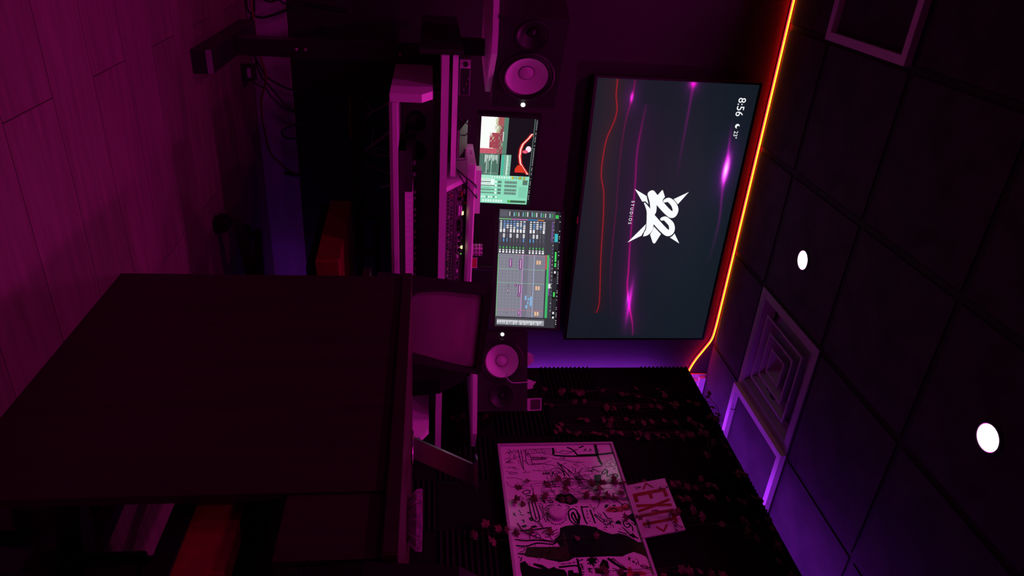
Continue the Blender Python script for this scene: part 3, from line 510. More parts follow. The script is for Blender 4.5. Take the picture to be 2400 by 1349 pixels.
for i, (x, y) in enumerate(LIGHTS):
    lab = ['glowing round downlight in the ceiling nearest the square air vent', 'larger glowing round downlight nearest the edge of the dark ceiling'][i] if i < 2 else ['', '', '', 'magenta downlight straight above the photographer, left of centre', 'magenta downlight above the left wall side of the room', 'magenta downlight behind the wooden table, outside the frame', 'magenta downlight behind the photographer, outside the frame', 'magenta downlight far left along the back wall, outside the frame', 'unseen magenta downlight added behind the table to light the chair seat', 'unseen magenta downlight added well behind the photographer'][i]
    if i == 2:
        lab = 'round magenta downlight inside the white square frame at the picture edge'
    downlight(x, y, lab)

# ------------------------------------------------------------------ square white frames under two tiles
def tube_frame(x0, y0, x1, y1, z, label):
    t = thing('ceiling_frame', label, 'ceiling frame', ((x0 + x1) / 2, (y0 + y1) / 2, z), group='white square frames under the ceiling')
    w, d, b = (x1 - x0) / 2, (y1 - y0) / 2, 0.034
    for n, (a0, b0, a1, b1) in enumerate(((-w, -d, -w + b, d), (w - b, -d, w, d), (-w + b, -d, w - b, -d + b), (-w + b, d - b, w - b, d))):
        part('frame_bar', box(B(), a0, b0, 0, a1, b1, 0.028), M['white'], t, bevel=0.006, seg=3)
    return t
tube_frame(-0.196, 2.475, 0.412, 3.062, CEIL - 0.034, 'white square frame under the ceiling above the left speaker')
fr = tube_frame(2.25, 2.46, 2.86, 3.065, CEIL - 0.034, 'white square frame lit violet beside the square air vent')
for yy in (2.50, 3.02):
    bm = B()
    tube(bm, [(2.40 - 2.555, yy - 2.7625, -0.004), (2.41 - 2.555, yy - 2.7625, 0.012), (2.40 - 2.555, yy - 2.7625, 0.034)], 0.0025, 6)
    part('cable_tie', bm, M['black'], fr)

# ------------------------------------------------------------------ square air diffuser
vt = thing('air_vent', 'square stepped air vent with nested louvres set in the ceiling', 'air vent', (VENT_C[0], VENT_C[1], CEIL - 0.004))
def sq_ring(a0, z0, a1, z1, th):
    bm = B()
    q = lambda a, z: [bm.verts.new((sx * a, sy * a, z)) for sx, sy in ((-1, -1), (1, -1), (1, 1), (-1, 1))]
    A, Bv, C, D = q(a0, z0), q(a1, z1), q(a1 - th, z1), q(a0 - th, z0)
    for P, Q in ((A, Bv), (Bv, C), (C, D), (D, A)):
        for i in range(4):
            bm.faces.new((P[i], P[(i + 1) % 4], Q[(i + 1) % 4], Q[i]))
    return bm
part('outer_frame', sq_ring(0.303, -0.006, 0.300, 0.004, 0.035), M['vent'], vt, bevel=0.003)
for a0, a1 in ((0.268, 0.236), (0.196, 0.158), (0.132, 0.096), (0.072, 0.036)):
    part('louvre', sq_ring(a0, -0.004, a1, 0.055, 0.012), M['vent'], vt, bevel=0.004)
part('centre_plate', box(B(), -0.03, -0.03, 0.045, 0.03, 0.03, 0.052), M['vent'], vt)
part('duct_lining', box(B(), -0.29, -0.29, 0.075, 0.29, 0.29, 0.08), M['vent'], vt)
bm = B()
tube(bm, [(0.15, -0.06, 0.03), (0.17, -0.02, 0.02), (0.16, 0.03, 0.028), (0.18, 0.06, 0.022)], 0.008, 8, 4)
part('actuator', bm, M['black'], vt)

# ------------------------------------------------------------------ red neon strip along the top of the TV wall
ns = thing('neon_strip', 'red neon strip with painted overexposed core running along the top of the back wall', 'neon strip', (0.3, WALL_Y - 0.012, 2.545))
path = [(-2.35, 2.546), (-1.2, 2.546), (0.0, 2.545), (0.8, 2.546), (1.6, 2.546), (2.0, 2.545), (2.15, 2.543), (2.225, 2.535), (2.29, 2.505), (2.38, 2.46), (2.47, 2.432), (2.60, 2.41)]
pp = catmull([(x - 0.3, 0, z - 2.545) for x, z in path], 8)
def ribbon(pts, y0, y1, dz0, dz1):
    bm = B()
    pr = None
    for i, p in enumerate(pts):
        d = (pts[min(i + 1, len(pts) - 1)] - pts[max(i - 1, 0)]).normalized()
        n = Vector((-d.z, 0, d.x))
        q = [bm.verts.new(p + n * a + Vector((0, b, 0))) for a, b in ((dz0, y0), (dz1, y0), (dz1, y1), (dz0, y1))]
        if pr:
            for j in range(4):
                bm.faces.new((pr[j], pr[(j + 1) % 4], q[(j + 1) % 4], q[j]))
        else:
            bm.faces.new(q)
        pr = q
    bm.faces.new(pr[::-1])
    return bm
part('glow_edge', ribbon(pp, -0.004, 0.004, -0.0052, 0.0052), M['redled'], ns)
part('clipped_core', ribbon(pp, -0.0058, -0.0042, -0.0043, 0.0043), M['amber'], ns)  # amber face paints the overexposed centre of the red strip
part('channel', ribbon(pp, 0.005, 0.010, -0.006, 0.006), M['black'], ns)

# ------------------------------------------------------------------ foam-clad partition with violet strips behind
PX, PY0, PY1, PZ = 2.41, 1.20, 3.385, 2.385
pt = tag(part('partition_panel', prism(B(), [(PY0, 0), (2.75, 0), (2.75, 0.235), (PY1, 0.235), (PY1, PZ - 0.01), (PY0, PZ - 0.01)], PX, PX + 0.045, 'X'), M['black']), 'tall black partition screen clad in ridged acoustic foam', 'partition')  # lower corner cut away to let violet light spill under the desk
for yy in (3.3,):
    part('partition_leg', box(B(), PX + 0.005, yy, 0, PX + 0.04, yy + 0.04, 0.235), M['steel'], pt)
def foam_mesh(horizontal):
    bm = B()
    n, S, t0, t1 = 12, 0.303, 0.034, 0.047
    prof = [(-S / 2, 0)]
    for i in range(n):
        a = -S / 2 + S * i / n
        prof += [(a, t0), (a + S / n / 2, t1)]
    prof += [(S / 2, t0), (S / 2, 0)]
    # profile plane: (across ridge, depth toward -X); ridges run along the other in-plane axis
    lo, hi = [], []
    for a, d in prof:
        for lst, e in ((lo, -S / 2), (hi, S / 2)):
            lst.append(bm.verts.new((-d, e, a) if horizontal else (-d, a, e)))
    m = len(prof)
    for i in range(m):
        bm.faces.new((lo[i], lo[(i + 1) % m], hi[(i + 1) % m], hi[i]))
    for i in range(n):
        for L in (lo, hi):
            bm.faces.new((L[1 + 2 * i], L[2 + 2 * i], L[3 + 2 * i]))
    for L in (lo, hi):
        bm.faces.new([L[0]] + [L[1 + 2 * i] for i in range(n)] + [L[m - 2], L[m - 1]])
    me = mesh_of(bm, 'foam_tile')
    me.materials.append(M['foam'])
    return me
FM = [foam_mesh(True), foam_mesh(False)]
for c in range(7):
    for r in range(7):
        o = bpy.data.objects.new('foam_tile', FM[(c + r) % 2])
        COL.objects.link(o)
        o.parent = pt
        o.location = (PX - 0.0005, PY1 - 0.152 - 0.304 * c, PZ - 0.152 - 0.304 * r)
vl = thing('violet_led_strip', 'violet light strip hidden behind the foam partition', 'led strip', (PX + 0.05, PY1 - 0.05, 0))
part('strip_side', box(B(), 0.0, 0.0, 0.1, 0.03, 0.045, 2.25), M['violet'], vl)


vr = thing('violet_fill_set', 'unseen violet bars added on the right wall to grade the ceiling glow', 'fill bars', (X1, 2.4, 0))
for yy in (-0.9, -0.35, 0.2, 0.7):
    part('violet_fill_bar', box(B(), -0.03, yy - 0.02, 0.1, -0.001, yy + 0.02, 2.34), M['violet'], vr)  # unseen bars added so violet light fades smoothly over the ceiling
# ------------------------------------------------------------------ ivy garlands on the partition
def leaf_mesh(seed):
    r = random.Random(seed)
    pts = [(0, 0), (0.45, -0.12), (0.52, 0.22), (0.95, 0.35), (0.62, 0.62), (0.55, 0.85), (0.25, 0.82), (0.0, 1.25), (-0.25, 0.82), (-0.55, 0.85), (-0.62, 0.62), (-0.95, 0.35), (-0.52, 0.22), (-0.45, -0.12)]
    bm = B()
    s = 0.028
    vs_ = [bm.verts.new(((0.004 if abs(x) > 0.4 else -0.001) + r.uniform(-.002, .002), x * s * r.uniform(.85, 1.1), -z * s * r.uniform(.88, 1.1))) for x, z in pts]
    cv = bm.verts.new((-0.004, 0, -0.45 * s))
    for i in range(len(vs_)):
        bm.faces.new((vs_[i], vs_[(i + 1) % len(vs_)], cv))
    me = mesh_of(bm, 'leaf')
    me.materials.append(M['leaf'])
    return me
LM = [leaf_mesh(i) for i in range(4)]
ivy_lab = {'g1': 'ivy garland highest on the foam, starting above the right speaker', 'g2': 'second ivy garland from the top left of the foam partition', 'g3': 'third ivy garland across the foam, sparse at its start', 'g4': 'dense ivy garland just left above the drawing board corner', 'g5': 'ivy garland crossing the drawing board under the word LOVE', 'g6': 'ivy garland crossing the television reflection on the drawing board', 'g7': 'faint ivy garland low on the drawing board and dark foam', 'g8': 'ivy garland crossing the lower edge of the red exit sign', 'g9': 'ivy garland below the drawing board at the picture edge', 'g10': 'short ivy garland on the foam below the right speaker', 'g11': 'ivy trailing over the partition top beside the neon strip end', 'g12': 'ivy trailing over the partition top under the violet frame', 'g13': 'ivy trailing over the partition top nearest the picture edge'}
for gname, pts in IVY.items():
    pts = sorted([tuple(p) for p in pts], key=lambda p: -p[0])
    xx = PX - 0.078 if gname in ('g5', 'g6', 'g7', 'g8', 'g9') else PX - 0.064
    if gname == 'g8':
        xx = PX - 0.128
    root = thing('ivy_garland', ivy_lab[gname], 'ivy', (xx, pts[0][0], pts[0][1]), group='ivy garlands on the foam partition')
    r = random.Random(len(pts) + int(gname[1:]))
    line = []
    n = max(2, int((pts[0][0] - pts[-1][0]) / 0.12))
    for i in range(n + 1):
        y = pts[0][0] + 0.02 + (pts[-1][0] - 0.02 - pts[0][0] - 0.02) * i / n
        near = sorted(pts, key=lambda p: abs(p[0] - y))[:4]
        line.append((0.004, y - pts[0][0], sum(p[1] for p in near) / len(near) + 0.035 + r.uniform(-.008, .008) - pts[0][1]))
    bm = B()
    tube(bm, line, 0.0016, 5, 4)
    st = part('stem', bm, M['stem'], root)
    pl = sorted(pts + [(p[0] + r.uniform(-.04, .04), p[1] + r.uniform(-.05, .03)) for p in pts if r.random() < 0.25 and gname not in ('g7', 'g8')])
    for (y, z) in pl:
        o = bpy.data.objects.new('leaf', LM[r.randrange(4)])
        COL.objects.link(o)
        o.parent = root
        o.location = (r.uniform(-.008, .004), y - pts[0][0], z - pts[0][1] + 0.012)
        o.rotation_euler = (r.uniform(-.7, .7), r.uniform(-.35, .5), r.uniform(-.5, .5))
        s = r.uniform(0.75, 1.15)
        o.scale = (s, s, s)
        zl = min(line, key=lambda q: abs(q[1] - (y - pts[0][0])))[2]
        bm = B()
        tube(bm, [(0.002, y - pts[0][0] + r.uniform(-.012, .012), zl), (0, y - pts[0][0] + r.uniform(-.006, .006), (zl + z - pts[0][1]) / 2), (0, y - pts[0][0], z - pts[0][1] + 0.012)], 0.0009, 4)
        part('petiole', bm, M['stem'], root)

# ------------------------------------------------------------------ drawing board on the partition
BW, BH = 0.795, 0.560
# local frame: x runs along world -Y (left to right as seen), y toward viewer (-X), z up
bd = thing('drawing_board', 'framed white board covered in black marker drawings', 'whiteboard', (2.345, 2.668, 1.178), (0, 0, R(-90)))
# with rotz -90: local x -> -Y ; local y -> +X ; viewer side is local -y
part('panel', box(B(), 0, -0.006, 0, BW, 0.008, BH), M['board'], bd)
for nm, (a0, b0, a1, b1) in {'l': (-0.012, -0.012, 0, BH + 0.012), 'r': (BW, -0.012, BW + 0.012, BH + 0.012), 'b': (0, -0.012, BW, 0), 't': (0, BH, BW, BH + 0.012)}.items():
    part('frame_rail', box(B(), a0, -0.014, b0, a1, 0.01, b1), M['rail'], bd, bevel=0.002)
# marker strokes: flat ribbons just proud of the panel
bm = B()
def stroke(bm, pts, w, y):
    P = [Vector((a / 1000, y, b / 1000)) for a, b in pts]
    if len(P) > 2:
        P = catmull(P, 4)
    P = [Vector((min(max(p.x, 0.001), BW - 0.001), p.y, min(max(p.z, 0.001), BH - 0.001))) for p in P]
    pr = None
    for i, p in enumerate(P):
        d = P[min(i + 1, len(P) - 1)] - P[max(i - 1, 0)]
        if d.length < 1e-6:
            continue
        d.normalize()
        n = Vector((-d.z, 0, d.x)) * (w / 2000)
        q = (bm.verts.new(p + n), bm.verts.new(p - n))
        if pr:
            bm.faces.new((pr[0], pr[1], q[1], q[0]))
        pr = q
for w, pts in STROKES:
    if all(0 <= p[0] <= 795 and 0 <= p[1] <= 560 for p in pts[:1]):
        stroke(bm, pts, w * 1.7 + 0.4, -0.0064)
rs = random.Random(21)
def hatch(x0, z0, x1, z1, n, dx, dz, w):
    for _ in range(n):
        a, b = rs.uniform(x0, x1), rs.uniform(z0, z1)
        stroke(bm, [(a, b), (a + dx * rs.uniform(.5, 1.2), b + dz * rs.uniform(.5, 1.2))], w, -0.0064)
hatch(15, 30, 130, 130, 46, 16, 10, 1.3)
hatch(15, 130, 170, 220, 26, 22, 6, 1.2)
hatch(130, 240, 330, 420, 60, 30, 26, 1.5)
hatch(200, 300, 340, 430, 60, -12, 34, 1.4)
hatch(150, 190, 330, 235, 22, 40, 8, 1.5)
hatch(250, 400, 360, 470, 26, 30, -16, 1.4)
for _ in range(90):
    a, b = rs.uniform(20, 780), rs.uniform(15, 540)
    pts = [(a, b)]
    for _k in range(rs.randint(2, 5)):
        pts.append((pts[-1][0] + rs.uniform(-16, 18), pts[-1][1] + rs.uniform(-14, 14)))
    stroke(bm, pts, rs.uniform(1.0, 2.2), -0.0064)
part('marker_lines', bm, M['ink'], bd)['kind'] = 'stuff'
cols = {1: 'ink', 2: 'sheen', 3: 'pinkink', 4: 'darkred', 5: 'redink'}
for n, (c, pts) in enumerate(FILLS):
    bm = B()
    cl = [(min(max(a, 1), 794), min(max(b, 1), 559)) for a, b in pts]
    cl = [p for i, p in enumerate(cl) if p != cl[i - 1]]
    if len(cl) < 3 or c == 2:
        continue
    dy = -0.0061 - 0.00002 * (n % 8)
    f = bm.faces.new([bm.verts.new((a / 1000, dy, b / 1000)) for a, b in cl])
    f.normal_update()
    bmesh.ops.triangulate(bm, faces=[f])
    part('ink_patch', bm, M[cols[c]], bd)
# round push light stuck on the board
pl = thing('push_light', 'round white push light stuck on the drawing board', 'push light', (2.337, 2.219, 1.392), (0, R(-90), 0))
bm = B()
lathe(bm, [(0.037, 0.0), (0.038, 0.008), (0.036, 0.014), (0.030, 0.0165)], n=28)
part('dome', bm, M['plate'], pl)
bm = B()
lathe(bm, [(0.0385, 0.0), (0.0385, 0.003)], n=28)
part('base_ring', bm, M['alu'], pl)
for a in (0.8, 2.6):
    bm = B()
    lathe(bm, [(0.0022, 0.0165), (0.0022, 0.018)], (0.012 * math.cos(a), 0.012 * math.sin(a), 0), n=8)
    part('dimple', bm, M['alu'], pl)

# ------------------------------------------------------------------ exit sign leaning out above the board
sg = thing('exit_sign', 'white plastic sign with red EXIT lettering and arrows', 'sign', (2.3335, 2.370, 1.738), (R(-13), 0, R(-90)))
sg.rotation_euler = (Matrix.Rotation(R(-90), 3, 'Z') @ Matrix.Rotation(R(13), 3, 'X')).to_euler()
part('plate', box(B(), 0, -0.004, 0, 0.308, 0.003, 0.19), M['plate'], sg, bevel=0.0015)
def poly(name, pts, mname, parent, y=-0.0046):
    bm = B()
    f = bm.faces.new([bm.verts.new((a / 1000, y, b / 1000)) for a, b in pts])
    f.normal_update()
    bmesh.ops.triangulate(bm, faces=[f])
    return part(name, bm, M[mname], parent)
poly('letter_e', [(58, 21), (111, 21), (111, 39), (78, 39), (78, 91), (106, 91), (106, 106), (78, 106), (78, 158), (111, 158), (111, 174), (58, 174)], 'signred', sg)
poly('letter_x', [(122, 21), (140, 21), (147, 70), (156, 21), (171, 21), (156, 105), (171, 174), (155, 174), (147, 138), (138, 174), (122, 174), (139, 105)], 'signred', sg)
poly('letter_i', [(184, 22), (201, 22), (201, 174), (184, 174)], 'signred', sg)
poly('letter_t', [(232, 22), (248, 22), (248, 156), (264, 156), (264, 173), (214, 173), (214, 156), (232, 156)], 'signred', sg)
poly('arrow', [(4, 99), (40, 73), (46, 79), (18, 99), (46, 119), (42, 126)], 'signred', sg)
poly('arrow', [(303, 99), (268, 71), (262, 78), (289, 99), (262, 118), (268, 126)], 'signred', sg)
for body, (a, b, s) in {'OKA': (252, 150, 26), 'SMMI': (218, 42, 20)}.items():
    me = text_mesh(body, s / 1000, extrude=0.0002, shear=0.2)
    o = obj('signature', me, M['ink'], sg, (a / 1000, -0.0048, b / 1000), (R(90), R(8), 0))
bm = B()
r = random.Random(3)
def lstroke(bm, pts, w, y=-0.0047):
    P = [Vector((a / 1000, y, b / 1000)) for a, b in pts]
    for p, q in zip(P, P[1:]):
        d = (q - p).normalized()
        n = Vector((-d.z, 0, d.x)) * (w / 2000)
        bm.faces.new([bm.verts.new(v) for v in (p + n, p - n, q - n, q + n)])
for i in range(14):
    a, b = r.uniform(44, 62), r.uniform(150, 184)
    lstroke(bm, [(a, b), (a + r.uniform(-12, 14), b + r.uniform(-14, 10))], 2)
lstroke(bm, [(20, 40), (26, 70), (34, 42)], 3)
lstroke(bm, [(225, 28), (262, 30)], 1.6)
part('scribble', bm, M['ink'], sg)['kind'] = 'stuff'
# ================================================================== WALL TELEVISION
TW, TH = 1.518, 0.854
tv = thing('wall_television', 'large flat television on the back wall showing a white logo', 'television', (1.443, 3.43, 2.039))
part('housing', box(B(), -TW / 2, 0.004, -TH / 2, TW / 2, 0.045, TH / 2), M['black'], tv, bevel=0.003)
part('wall_mount', box(B(), -0.25, 0.045, -0.2, 0.25, 0.05, 0.2), M['steel'], tv)
bz = 0.010
for a0, b0, a1, b1 in ((-TW / 2, -TH / 2, -TW / 2 + bz, TH / 2), (TW / 2 - bz, -TH / 2, TW / 2, TH / 2), (-TW / 2 + bz, TH / 2 - bz, TW / 2 - bz, TH / 2), (-TW / 2 + bz, -TH / 2, TW / 2 - bz, -TH / 2 + bz * 1.4)):
    part('bezel', box(B(), a0, -0.004, b0, a1, 0.004, b1), M['black'], tv)
part('maker_badge', box(B(), -0.02, -0.005, -TH / 2 - 0.006, 0.02, 0.002, -TH / 2), M['pinkink'], tv)
SW, SH = TW - 2 * bz, TH - 2.4 * bz
W_, H_ = 480, 270
u, v = np.meshgrid((np.arange(W_) + .5) / W_, (np.arange(H_) + .5) / H_)
img = np.zeros((H_, W_, 3))
img[:] = (20, 26, 36)
img += np.array([2, 6, 5]) * (np.exp(-((u - .5) / .5) ** 2) * np.exp(-((v - .75) / .3) ** 2))[..., None]
img += np.array([26, 12, 8]) * (np.exp(-((v - .1) / .12) ** 2) * np.exp(-((u - .2) / .5) ** 2))[..., None] * .5
def streak(pts, col, w, glow=(0, 0, 0), gw=.05, fade=None):
    global img
    pts = [(p.x, p.z) for p in catmull([(a, 0, b) for a, b in pts], 8)]
    xs_, ys_ = zip(*pts)
    yc = np.interp(u, xs_, ys_)
    d = np.abs(v - yc)
    a = np.exp(-(d / w) ** 2)
    g = np.exp(-d / gw)
    mask = ((u >= xs_[0]) & (u <= xs_[-1])).astype(float)
    if fade is not None:
        fx, fy = zip(*fade)
        mask = mask * np.interp(u, fx, fy)
    img += (a * mask)[..., None] * np.array(col) + (g * mask)[..., None] * np.array(glow)
def spot(cu, cv, su, sv, col):
    global img
    img += np.exp(-((u - cu) / su) ** 2 - ((v - cv) / sv) ** 2)[..., None] * np.array(col)
red = [(0.002, 0.123), (0.056, 0.128), (0.097, 0.144), (0.139, 0.138), (0.196, 0.107), (0.255, 0.097), (0.33, 0.101), (0.399, 0.133), (0.503, 0.153), (0.636, 0.17), (0.812, 0.201), (0.858, 0.203), (0.885, 0.194)]
mag = [(0.079, 0.32), (0.163, 0.311), (0.251, 0.309), (0.357, 0.327), (0.468, 0.341), (0.592, 0.356), (0.704, 0.375), (0.775, 0.386), (0.867, 0.429), (0.933, 0.465), (0.987, 0.482)]
thin2 = [(0.003, 0.23), (0.061, 0.226), (0.137, 0.208), (0.223, 0.204), (0.328, 0.211), (0.453, 0.228), (0.551, 0.234), (0.687, 0.249), (0.812, 0.276), (0.914, 0.319)]
streak(red, (130, 0, 4), .0030, (24, -3, -5), .03)
streak(mag, (120, -8, 60), .0055, (45, -4, 30), .05, [(0, 0), (.2, .6), (.6, .8), (.75, 1), (.9, 1), (1, .3)])
streak(thin2, (70, -6, 26), .0045, (10, -3, 4), .03, [(0, 1), (.3, .5), (.6, .7), (.95, 0)])
streak([(0.004, .589), (.36, .59)], (60, -2, 40), .008, (10, 0, 8), .03, [(0, 1), (.12, .8), (.36, 0)])
streak([(0.12, .878), (.166, .884), (.293, .904), (.379, .913), (.509, .936), (.682, .92)], (90, 0, 70), .008, (18, 0, 14), .03, [(.12, 0), (.25, 1), (.4, .6), (.68, 0)])
spot(.297, .905, .036, .014, (255, 190, 255)); spot(.297, .905, .05, .024, (190, 0, 170)); spot(.297, .905, .10, .07, (32, 0, 42))
spot(.059, .224, .015, .009, (210, 20, 170)); spot(.059, .224, .05, .05, (34, 0, 34))
spot(.004, .587, .014, .022, (170, 0, 130)); spot(.004, .587, .04, .05, (44, 0, 40))
spot(.835, .418, .07, .010, (140, 10, 120)); spot(.835, .418, .10, .035, (62, 0, 56)); spot(.82, .40, .03, .008, (60, 40, 90))
screen_grid('screen', img, SW, SH, 0.0, M['screen'], tv)
def tp(a, b):
    return ((a - .5) * TW, (b - .5) * TH)
# white star-shaped emblem: seven flat facets and a looped monogram
spikes = [[(0.379, 0.335), (0.404, 0.417), (0.435, 0.438), (0.424, 0.416), (0.425, 0.395)], [(0.381, 0.509), (0.381, 0.515), (0.406, 0.536), (0.414, 0.526), (0.424, 0.526), (0.401, 0.485)], [(0.385, 0.684), (0.432, 0.628), (0.422, 0.612), (0.413, 0.594)], [(0.51, 0.444), (0.531, 0.443), (0.556, 0.426), (0.584, 0.341)], [(0.519, 0.498), (0.548, 0.553), (0.584, 0.526), (0.586, 0.518), (0.583, 0.509), (0.551, 0.482), (0.537, 0.493)], [(0.545, 0.643), (0.584, 0.687), (0.561, 0.617), (0.555, 0.632)]]
for sp in spikes:
    bm = B()
    f = bm.faces.new([bm.verts.new((tp(*p)[0], -0.0006, tp(*p)[1])) for p in sp])
    f.normal_update()
    bmesh.ops.triangulate(bm, faces=[f])
    part('emblem_spike', bm, M['scrwhite'], tv)
def fatline(name, pts, ws, y, m, parent, k=6):
    P = catmull([(tp(*p)[0], 0, tp(*p)[1]) for p in pts], k)
    bm = B()
    pr = None
    for i, p in enumerate(P):
        d = (P[min(i + 1, len(P) - 1)] - P[max(i - 1, 0)]).normalized()
        t = i / (len(P) - 1) * (len(ws) - 1)
        a = int(min(t, len(ws) - 2))
        w = ws[a] + (ws[a + 1] - ws[a]) * (t - a)
        n = Vector((-d.z, 0, d.x)) * (w / 2)
        q = (bm.verts.new(p + n + Vector((0, y, 0))), bm.verts.new(p - n + Vector((0, y, 0))))
        if pr:
            bm.faces.new((pr[0], pr[1], q[1], q[0]))
        pr = q
    for c, w in ((P[0], ws[0]), (P[-1], ws[-1])):
        vs_ = [bm.verts.new(c + Vector((math.cos(t * .5236) * w / 2, y, math.sin(t * .5236) * w / 2))) for t in range(12)]
        bm.faces.new(vs_)
    return part(name, bm, m, parent)
fatline('emblem_loop', [(0.43, 0.411), (0.455, 0.443), (0.479, 0.46), (0.503, 0.468), (0.531, 0.471), (0.548, 0.454), (0.557, 0.441)], [.006, .022, .036, .040, .038, .028, .006], -0.0009, M['scrwhite'], tv)
fatline('emblem_loop', [(0.396, 0.442), (0.426, 0.465), (0.462, 0.476), (0.481, 0.462)], [.036, .036, .034, .022], -0.0010, M['scrwhite'], tv)
fatline('emblem_loop', [(0.393, 0.448), (0.410, 0.475), (0.447, 0.541), (0.467, 0.583), (0.473, 0.605), (0.466, 0.617), (0.452, 0.619), (0.435, 0.604), (0.423, 0.583), (0.416, 0.56), (0.420, 0.541)], [.034, .036, .036, .036, .036, .034, .032, .030, .028, .024, .020], -0.0011, M['scrwhite'], tv)
fatline('emblem_loop', [(0.481, 0.471), (0.497, 0.5), (0.524, 0.55), (0.539, 0.582), (0.544, 0.602), (0.538, 0.617), (0.524, 0.619), (0.508, 0.607), (0.496, 0.584), (0.487, 0.561), (0.489, 0.542)], [.036, .036, .036, .036, .036, .034, .032, .030, .028, .024, .020], -0.0012, M['scrwhite'], tv)
def tvtext(body, a, b, size, spacing=1.0, name='lettering'):
    me = text_mesh(body, size, extrude=0.0002, spacing=spacing)
    x, z = tp(a, b)
    return obj(name, me, M['scrwhite'], tv, (x, -0.0008, z), (R(90), 0, 0))
tvtext('8:56', .050, .878, .056)
tvtext('23°', .162, .893, .030)
tvtext('S T U D I O S', .423, .327, .0235, 1.0)
bm = B()
mc = tp(.146, .905)
out = [(mc[0] + .012 * math.cos(R(a)), mc[1] + .012 * math.sin(R(a))) for a in range(80, 371, 15)]
inn = [(mc[0] + .0052 + .0078 * math.cos(R(a)), mc[1] + .0052 + .0078 * math.sin(R(a))) for a in range(320, 125, -15)]
f = bm.faces.new([bm.verts.new((x, -0.0008, z)) for x, z in out + inn])
f.normal_update()
bmesh.ops.triangulate(bm, faces=[f])
part('moon_icon', bm, M['scrwhite'], tv)

# ================================================================== STUDIO DESK
dk = thing('studio_desk', 'white studio workstation desk with keyboard tray and black legs', 'desk', (1.36, 2.95, 0))
OX, OY = 1.36, 2.95
def dbox(name, x0, y0, z0, x1, y1, z1, m='white', bevel=0.0, parent=None):
    return part(name, box(B(), x0 - OX, y0 - OY, z0, x1 - OX, y1 - OY, z1), M[m], parent or dk, bevel=bevel)
dbox('deck', .465, 2.55, .857, 2.255, 3.40, .884, bevel=.002)
dbox('riser_board', .485, 2.70, .902, .96, 3.02, .922, bevel=.002)
dbox('end_panel', .448, 2.56, .78, .4645, 3.40, .935, 'black')
dbox('riser_block', .52, 2.76, .884, .56, 3.0, .902, 'black')
dbox('riser_block', .88, 2.76, .884, .92, 3.0, .902, 'black')
for x0, x1 in ((.573, .601), (2.062, 2.090)):
    part('side_cheek', prism(B(), [(2.42 - OY, .682), (2.42 - OY, .790), (2.475 - OY, .827), (3.03 - OY, .827), (3.03 - OY, .682)], x0 - OX, x1 - OX, 'X'), M['white'], dk, bevel=.0015)
    dbox('cheek_bracket', x0 + .006, 2.62, .827, x1 - .006, 3.0, .857, 'black')
dbox('keyboard_tray', .601, 2.44, .690, 2.062, 3.0, .704)
part('tray_lip', prism(B(), [(2.418 - OY, .690), (2.418 - OY, .707), (2.438 - OY, .707), (2.438 - OY, .679), (2.424 - OY, .679)], .603 - OX, 2.060 - OX, 'X'), M['white'], dk)
dbox('tray_back', .601, 2.985, .704, 2.062, 3.0, .84)
dbox('under_beam', .60, 2.60, .832, 2.06, 2.66, .857, 'steel')
dbox('under_beam', .60, 3.10, .80, 2.06, 3.14, .857, 'steel')
for xc in (.536, 2.16):
    dbox('leg_column', xc - .032, 2.915, .06, xc + .032, 2.99, .857, 'steel', .004)
    ft = part('leg_foot', prism(B(), [(2.60 - OY, .0), (2.60 - OY, .05), (2.615 - OY, .066), (3.305 - OY, .066), (3.32 - OY, .05), (3.32 - OY, .0)], xc - .04 - OX, xc + .04 - OX, 'X'), M['steel'], dk, bevel=.004)
    for zz in (.30, .335, .70):
        bm = B()
        lathe(bm, [(.006, 0), (.006, .004), (.003, .006)], (xc - OX, 2.915 - OY, zz), (0, -1, 0), 10)
        part('bolt', bm, M['silverknob'], dk)
dbox('cable_tray', .62, 3.22, .46, 2.05, 3.34, .475, 'steel')
dbox('cable_tray', .62, 3.205, .46, 2.05, 3.215, .50, 'steel')
for xx in (.7, 1.36, 1.98):
    dbox('tray_hanger', xx, 3.215, .475, xx + .012, 3.24, .857, 'steel')
# speaker shelves on posts
for nm, pl_, z0, z1 in (('l', [(.641, 2.80), (.461, 2.60), (.39, 2.595), (.12, 2.66), (.22, 3.12), (.55, 3.12)], 1.034, 1.055), ('r', [(1.82, 2.92), (1.94, 2.74), (2.20, 2.60), (2.33, 2.66), (2.27, 3.12), (1.90, 3.18)], 1.034, 1.055)):
    part('speaker_shelf', prism(B(), [(x - OX, y - OY) for x, y in pl_], z0, z1, 'Z'), M['white'], dk, bevel=.002)
dbox('shelf_post', .47, 2.93, .884, .53, 2.99, 1.034, 'black')
dbox('shelf_post', 2.04, 2.93, .884, 2.10, 2.99, 1.034, 'black')
# sloping rack bay with a chamfered roof board
RX0, RX1 = .975, 1.76
for x0, x1 in ((RX0, RX0 + .02), (RX1 - .02, RX1)):
    part('rack_cheek', prism(B(), [(2.615 - OY, .884), (2.745 - OY, .974), (2.99 - OY, .974), (2.99 - OY, .884)], x0 - OX, x1 - OX, 'X'), M['white'], dk)
part('rack_roof', prism(B(), [(2.722 - OY, .974), (2.716 - OY, .985), (2.716 - OY, 1.000), (2.724 - OY, 1.006), (3.0 - OY, 1.006), (3.0 - OY, .974)], .915 - OX, 1.80 - OX, 'X'), M['white'], dk, bevel=.001)

